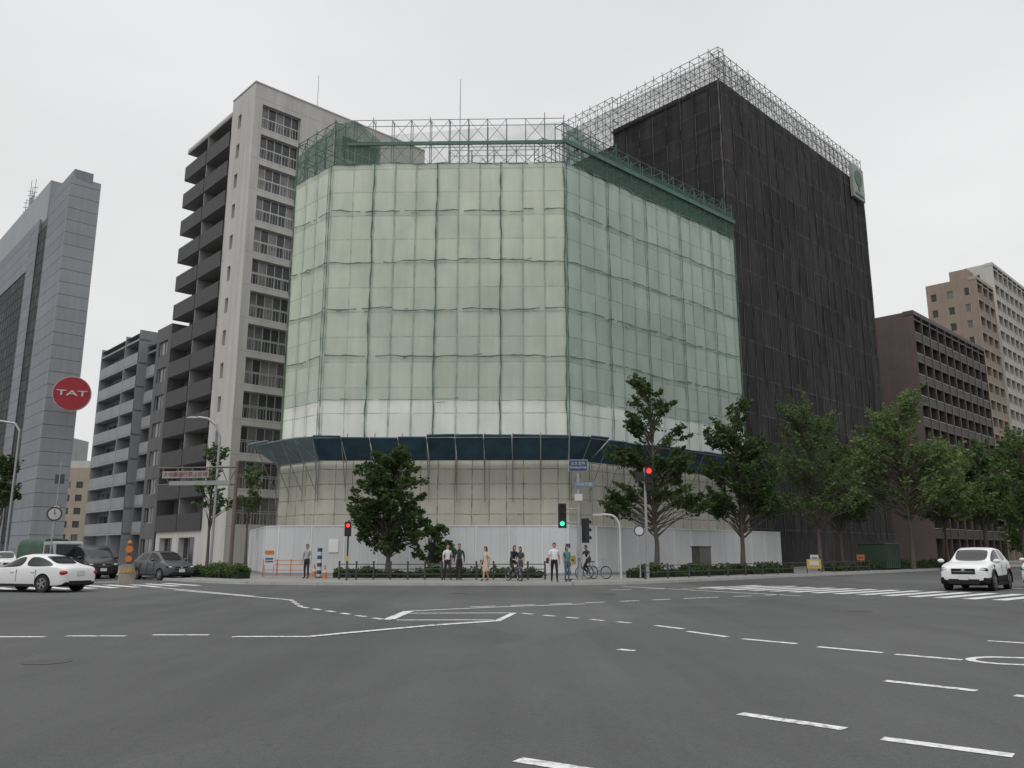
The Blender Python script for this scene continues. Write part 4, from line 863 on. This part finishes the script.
# truck with a green tarpaulin cover
def truck(loc,head):
    e=link(bpy.data.objects.new('covered_truck',None)); b=B('tmp')
    cabm=paint('truck_cab_paint',(.30,.32,.33)); tarp=M('green_tarpaulin',(.045,.085,.06),.8,.25,1.5,bump=.4)
    pr=[(2.5,.55),(2.55,1.15),(2.30,2.05),(2.15,2.15),(1.05,2.15),(1.0,.55)]
    for s,hw in ((1,.86),):
        vs=[(x,-.88,z) for x,z in pr]+[(x,.88,z) for x,z in pr]; n=len(pr)
        fs=[tuple(range(n)),tuple(range(2*n-1,n-1,-1))]+[(i,(i+1)%n,n+(i+1)%n,n+i) for i in range(n)]
        b.mesh('cab',cabm,vs,fs)
    b.hexa('windscreen',carglass,[(2.56,-.76,1.25),(2.56,.76,1.25),(2.50,.76,1.25),(2.50,-.76,1.25),(2.33,-.72,1.98),(2.33,.72,1.98),(2.27,.72,1.98),(2.27,-.72,1.98)])
    for s in(-1,1):
        b.hexa('side_windows',carglass,[(1.25,s*.87,1.25),(2.40,s*.87,1.25),(2.40,s*.89,1.25),(1.25,s*.89,1.25),(1.25,s*.87,1.95),(2.22,s*.87,1.95),(2.22,s*.89,1.95),(1.25,s*.89,1.95)])
        b.box('headlamps',headl,(2.55,s*.66,.85),(.05,.26,.18)); b.box('mirrors',blk,(2.3,s*1.05,1.6),(.06,.16,.28)); b.box('tail_lamps',tail,(-2.55,s*.7,.7),(.04,.25,.12))
        for x in (1.75,-1.55):
            b.cyl('tyres',rubber,(x,s*.62,.36),(x,s*.86,.36),.36,.36,22); b.cyl('rims',rim,(x,s*.85,.36),(x,s*.87,.36),.2,.2,16)
    b.box('bumper',trim,(2.56,0,.55),(.12,1.7,.22)); b.box('grille',trim,(2.56,0,.98),(.04,1.0,.1)); b.box('number_plate',plate,(2.63,0,.55),(.02,.34,.17))
    b.box('chassis',trim,(0,0,.55),(4.9,.8,.2)); b.box('bed',cabm,(-.8,0,.9),(3.4,1.78,.4))
    vs=[];fs=[]; N=9
    for i in range(8):
        x=.88-3.36*i/7
        for j in range(N):
            a=math.pi*j/(N-1); sag=.03*math.sin(i*2.2+j); vs.append((x,-.87*math.copysign(abs(math.cos(a))**.4,math.cos(a)),1.1+1.25*abs(math.sin(a))**.45+sag*(0<j<N-1)))
    for i in range(7):
        for j in range(N-1): fs.append((i*N+j,i*N+j+1,(i+1)*N+j+1,(i+1)*N+j))
    fs.append(tuple(range(N))); fs.append(tuple(range(8*N-1,7*N-1,-1))); b.mesh('tarpaulin_cover',tarp,vs,fs,True)
    t_=b.done()
    for ch in list(t_.children): ch.parent=e
    bpy.data.objects.remove(t_); e.location=(*loc,0); e.rotation_euler=(0,0,math.atan2(head[1],head[0]))
truck((-28.6,51.8),(.80,-.60))

# ---------------------------------------------------------------- people
def person(name,x,y,ang,hgt=1.7,shirt=(.6,.6,.6),pants=(.02,.02,.025),hair=(.01,.009,.008),pose='stand',skirt=None,short=True,z=.13,woman=False,bag=None):
    sk=hgt/1.7; sh=M('cloth_%.2f_%.2f_%.2f'%shirt,shirt,.85,.12,6); pa=M('cloth_%.2f_%.2f_%.2f'%pants,pants,.85,.12,6); skin=M('skin',(.45,.27,.19),.6,.06,5); hm=M('hair_%.2f'%hair[0],hair,.6,.2,20); shoe=M('shoe',(.02,.018,.016),.5)
    sw_=.155 if woman else .18
    J={'pel':(0,0,.95,.125),'sp':(.005,0,1.13,.112),'ch':(0,0,1.32,.135),'nb':(-.01,0,1.45,.07),'nk':(.0,0,1.52,.052),'hd':(.01,0,1.60,.05)}
    s={'stand':(0,0,0,0),'walk':(.22,-.2,.1,-.1)}.get(pose,(0,0,0,0))
    for i,sd in (('L',1),('R',-1)):
        st=s[0] if sd>0 else s[1]
        J['hp'+i]=(0,.085*sd,.90,.095); J['kn'+i]=(st*.6+(.03),.10*sd,.50,.062); J['an'+i]=(st-.02,.10*sd,.09,.042); J['to'+i]=(st+.15,.115*sd,.035,.035)
        a=-st*.6; J['sh'+i]=(-.01,sw_*sd,1.40,.062); J['el'+i]=(-.03+a*.5,(sw_+.06)*sd,1.12,.043); J['wr'+i]=(.05+a,(sw_+.07)*sd,.88,.029); J['pa'+i]=(.07+a,(sw_+.07)*sd,.80,.034)
    if pose=='phone':
        J['elR']=(.0,-.24,1.12,.043); J['wrR']=(.22,-.16,1.22,.029); J['paR']=(.29,-.13,1.26,.034)
    if pose=='ride':
        for k,v in dict(pel=(-.18,0,.98,.125),sp=(-.12,0,1.14,.112),ch=(-.04,0,1.32,.135),nb=(.0,0,1.44,.07),nk=(.03,0,1.51,.052),hd=(.05,0,1.59,.05)).items(): J[k]=v
        for i,sd in (('L',1),('R',-1)):
            J['hp'+i]=(-.15,.085*sd,.94,.095); J['kn'+i]=(.22 if sd>0 else .12,.11*sd,.82 if sd>0 else .60,.062); J['an'+i]=(.03 if sd>0 else -.20,.12*sd,.47 if sd>0 else .30,.042); J['to'+i]=(.15 if sd>0 else -.08,.13*sd,.42 if sd>0 else .26,.035)
            J['sh'+i]=(.0,sw_*sd,1.40,.062); J['el'+i]=(.14,(sw_+.07)*sd,1.18,.043); J['wr'+i]=(.30,.265*sd,1.07,.029); J['pa'+i]=(.36,.26*sd,1.055,.034)
    keys=list(J); E=[('pel','sp'),('sp','ch'),('ch','nb'),('nb','nk'),('nk','hd')]
    for i in 'LR': E+=[('pel','hp'+i),('hp'+i,'kn'+i),('kn'+i,'an'+i),('an'+i,'to'+i),('ch','sh'+i),('sh'+i,'el'+i),('el'+i,'wr'+i),('wr'+i,'pa'+i)]
    me=bpy.data.meshes.new('figure'); me.from_pydata([J[k][:3] for k in keys],[(keys.index(a),keys.index(c)) for a,c in E],[]); o=link(bpy.data.objects.new('figure',me))
    o.modifiers.new('k','SKIN')
    for i,k in enumerate(keys):
        r=J[k][3]; v=me.skin_vertices[0].data[i]; v.radius=(r*(1.0),r)
        if k in('ch','pel','sp'): v.radius=(r*.80,r*1.05)
        v.use_root=(k=='pel')
    m2=o.modifiers.new('s','SUBSURF'); m2.levels=2; m2.render_levels=2
    bpy.context.view_layer.update(); nm=bpy.data.meshes.new_from_object(o.evaluated_get(bpy.context.evaluated_depsgraph_get())); o.modifiers.clear(); o.data=nm
    nm.materials.clear()
    for m in (sh,pa,skin,shoe): nm.materials.append(m)
    def seg(p,a,c):
        a=Vector(a);c=Vector(c);t_=max(0,min(1,(p-a).dot(c-a)/(c-a).length_squared)); return (p-a-(c-a)*t_).length,t_
    for pl_ in nm.polygons:
        best=min(((seg(pl_.center,J[a][:3],J[c][:3]),a,c) for a,c in E),key=lambda q:q[0][0]-.5*J[q[1]][3]); (d,tt),a,c=best
        if c in('nk','hd'): m=2
        elif c[:2]in('hp','kn'): m=1
        elif c[:2]=='an': m=1 if not skirt else 2
        elif c[:2]=='to': m=3
        elif c[:2]=='wr': m=2 if short else 0
        elif c[:2]=='el': m=0 if (tt<.6 or not short) else 2
        elif c[:2]=='pa': m=2
        elif (a,c)==('pel','sp') and tt<.3: m=1
        else: m=0
        pl_.material_index=m; pl_.use_smooth=True
    b=B('tmp'); hd=Vector(J['hd'][:3])+Vector((.02,0,.035))
    vs=[];fs=[];N=16;Mm=12
    for i in range(Mm+1):
        ph=math.pi*i/Mm
        for j in range(N):
            t_=2*math.pi*j/N; X=math.sin(ph)*math.cos(t_);Y=math.sin(ph)*math.sin(t_);Z=math.cos(ph)
            k=1-.22*max(0,-Z)**1.3; vs.append(hd+Vector((X*.096*k+(.012 if Z<-.3 and X>0 else 0),Y*.076*k,Z*.118)))
    for i in range(Mm):
        for j in range(N): k=(j+1)%N; fs.append((i*N+j,(i+1)*N+j,(i+1)*N+k,i*N+k))
    b.mesh('head',skin,vs,fs,True)
    b.cyl('nose',skin,hd+Vector((.088,0,.012)),hd+Vector((.112,0,-.028)),.008,.015,8); b.ell('mouth',M('lips',(.35,.13,.11),.5),hd+Vector((.088,0,-.056)),(.009,.023,.006))
    for s_ in(-1,1):
        b.ell('eyes',M('eye',(.02,.015,.012),.2),hd+Vector((.083,s_*.032,.005)),(.008,.012,.006)); b.ell('ears',skin,hd+Vector((-.005,s_*.077,-.005)),(.018,.009,.03)); b.box('brows',hm,hd+Vector((.087,s_*.032,.027)),(.01,.032,.007))
    vs=[];fs=[]
    for i in range(8):
        ph=math.pi*.62*i/7
        for j in range(N):
            t_=2*math.pi*j/N; X=math.sin(ph)*math.cos(t_);Y=math.sin(ph)*math.sin(t_);Z=math.cos(ph)
            if X>.35 and Z<.55: Z=.55+.02*(Z-.55)
            vs.append(hd+Vector((X*.108-.006,Y*.089,Z*.132+.004)))
    for i in range(7):
        for j in range(N): k=(j+1)%N; fs.append((i*N+j,(i+1)*N+j,(i+1)*N+k,i*N+k))
    b.mesh('hair',hm,vs,fs,True)
    if woman: b.ell('hair',hm,hd+Vector((-.06,0,-.07)),(.055,.08,.12))
    for i,sd in (('L',1),('R',-1)):
        pa_=Vector(J['pa'+i][:3]); wr_=Vector(J['wr'+i][:3]); d=(pa_-wr_).normalized(); side=Vector((1,0,0)) if abs(d.x)<.7 else Vector((0,-sd,0)); side=(side-d*side.dot(d)).normalized(); inn=d.cross(side)*sd
        if inn.dot(Vector((0,-sd,0)))<0 and abs(d.x)<.7: inn=-inn
        for k in range(4):
            L_=(.035,.042,.04,.03)[k]; s0=pa_+side*(.024-.016*k)+d*.018; s1=s0+d*L_+inn*.006; s2=s1+d*L_*.6+inn*.018
            b.cyl('fingers',skin,s0,s1,.0095,.008,7); b.cyl('fingers',skin,s1,s2,.008,.006,7)
        s0=pa_+side*.025-d*.02; s1=s0+side*.022+d*.022+inn*.008; b.cyl('fingers',skin,s0,s1,.011,.009,7); b.cyl('fingers',skin,s1,s1+d*.026,.009,.007,7)
    if skirt:
        sm=M('skirt_%.2f_%.2f'%(skirt[0],skirt[1]),skirt,.85,.1,5); vs=[];fs=[];N=18
        for q,(zz,rx,ry) in enumerate(((1.08,.105,.14),(.95,.135,.17),(.75,.155,.19),(.5,.18,.215))):
            for j in range(N): t_=2*math.pi*j/N; k=1+.05*math.sin(5*t_)*q/3; vs.append(Vector((math.cos(t_)*rx*k,math.sin(t_)*ry*k,zz)))
        for q in range(3):
            for j in range(N): k=(j+1)%N; fs.append((q*N+j,(q+1)*N+j,(q+1)*N+k,q*N+k))
        b.mesh('skirt',sm,vs,fs,True)
    if pose=='phone': b.box('phone',blk,(.33,-.12,1.30),(.012,.07,.14))
    if bag: 
        bm_=M('bag_%.2f'%bag[0],bag,.6,.1,5); b.box('bag',bm_,(0.02,-(sw_+.13),.95),(.28,.10,.24)); b.tube('bag_strap',bm_,[(0,-(sw_+.12),1.05),(-.01,-.1,1.46),(-.08,.02,1.40)],.012,5)
    t_=b.done(); e=link(bpy.data.objects.new(name,None))
    for ch in list(t_.children): ch.parent=e
    bpy.data.objects.remove(t_); o.parent=e; e.location=(x,y,z); e.rotation_euler=(0,0,ang); e.scale=(sk,sk,sk); return e
def bicycle(x,y,ang,col,z=.13):
    b=B('bicycle'); fm=paint('bike_%.2f'%col[0],col)
    for cx in(-.52,.55):
        N=26; pts=[(cx+.31*math.cos(2*math.pi*i/N),0,.33+.31*math.sin(2*math.pi*i/N)) for i in range(N+1)]; b.tube('tyres',rubber,pts,.02,6)
        pts=[(cx+.285*math.cos(2*math.pi*i/N),0,.33+.285*math.sin(2*math.pi*i/N)) for i in range(N+1)]; b.tube('rims',rim,pts,.009,5)
        for i in range(12): a=2*math.pi*i/12; b.cyl('spokes',rim,(cx,0,.33),(cx+.285*math.cos(a),0,.33+.285*math.sin(a)),.003,.003,4)
        b.cyl('hubs',rim,(cx,-.05,.33),(cx,.05,.33),.025)
        pts=[(cx+.345*math.cos(a),0,.33+.345*math.sin(a)) for a in [math.pi*(.15+.75*i/8) for i in range(9)]]; b.tube('mudguards',steel,pts,.018,5)
    bb=(-.08,0,.30); seat=(-.22,0,.78)
    for p,q in ((bb,seat),(bb,(.42,0,.62)),(seat,(-.52,0,.33)),(bb,(-.52,0,.33)),((-.16,0,.55),(.41,0,.66))): b.cyl('frame',fm,p,q,.018,.018,8)
    b.cyl('fork',fm,(.36,0,.85),(.55,0,.33),.018,.014,8); b.tube('handlebar',steel,[(.36,0,.88),(.36,0,1.0),(.42,.12,1.04),(.40,.24,1.03),(.30,.28,1.02)],.013); b.tube('handlebar',steel,[(.36,0,1.0),(.42,-.12,1.04),(.40,-.24,1.03),(.30,-.28,1.02)],.013)
    b.cyl('seat_post',steel,seat,(-.23,0,.86),.014); b.ell('saddle',blk,(-.24,0,.88),(.14,.08,.035)); b.cyl('crank',steel,(-.08,-.09,.30),(-.08,.09,.30),.02); b.box('pedals',blk,(.08,.13,.38),(.1,.08,.02)); b.box('pedals',blk,(-.16,-.13,.22),(.1,.08,.02)); b.cyl('chainring',steel,(-.08,-.045,.30),(-.08,-.055,.30),.09,.09,16)
    for i in range(5):
        z_=.78+.05*i; w_=.13+.01*i; b.tube('basket',steel,[(.52-w_*.7,-w_,z_),(.52+w_,-w_,z_),(.52+w_,w_,z_),(.52-w_*.7,w_,z_),(.52-w_*.7,-w_,z_)],.004,4)
    e=b.done(); e.location=(x,y,z); e.rotation_euler=(0,0,ang)
person('man_in_grey_shirt',-10.9,44.6,-1.9,1.74,(.28,.29,.31),(.02,.02,.025),short=False)
person('man_in_white_shirt',-3.25,42.3,-1.2,1.72,(.58,.59,.61),(.025,.025,.03),pose='walk')
person('man_in_dark_suit',-2.65,42.2,-1.6,1.74,(.03,.03,.035),(.02,.02,.02),short=False,pose='stand')
person('woman_in_pale_dress',-1.28,41.2,-2.6,1.6,(.5,.42,.34),(.45,.38,.3),skirt=(.42,.36,.29),woman=True,pose='walk',bag=(.1,.05,.03))
person('cyclist',.1,41.2,-1.0,1.66,(.02,.02,.025),(.02,.02,.022),pose='ride',woman=True,short=False); bicycle(.1,41.2,-1.0,(.25,.25,.27))
person('woman_in_dark_clothes',.42,42.0,-2.0,1.6,(.05,.05,.06),(.03,.03,.04),woman=True,pose='phone')
person('man_in_white_shirt',2.0,39.7,-1.5,1.76,(.66,.67,.69),(.015,.017,.025),pose='walk',bag=(.02,.02,.02))
person('woman_in_teal_shirt',2.62,40.0,-1.0,1.64,(.08,.20,.23),(.08,.13,.17),woman=True,pose='stand')
person('cyclist',3.9,43.8,-2.4,1.7,(.05,.055,.07),(.03,.03,.035),pose='ride'); bicycle(3.9,43.8,-2.4,(.04,.04,.05))
bicycle(4.5,44.6,-.6,(.3,.3,.32))
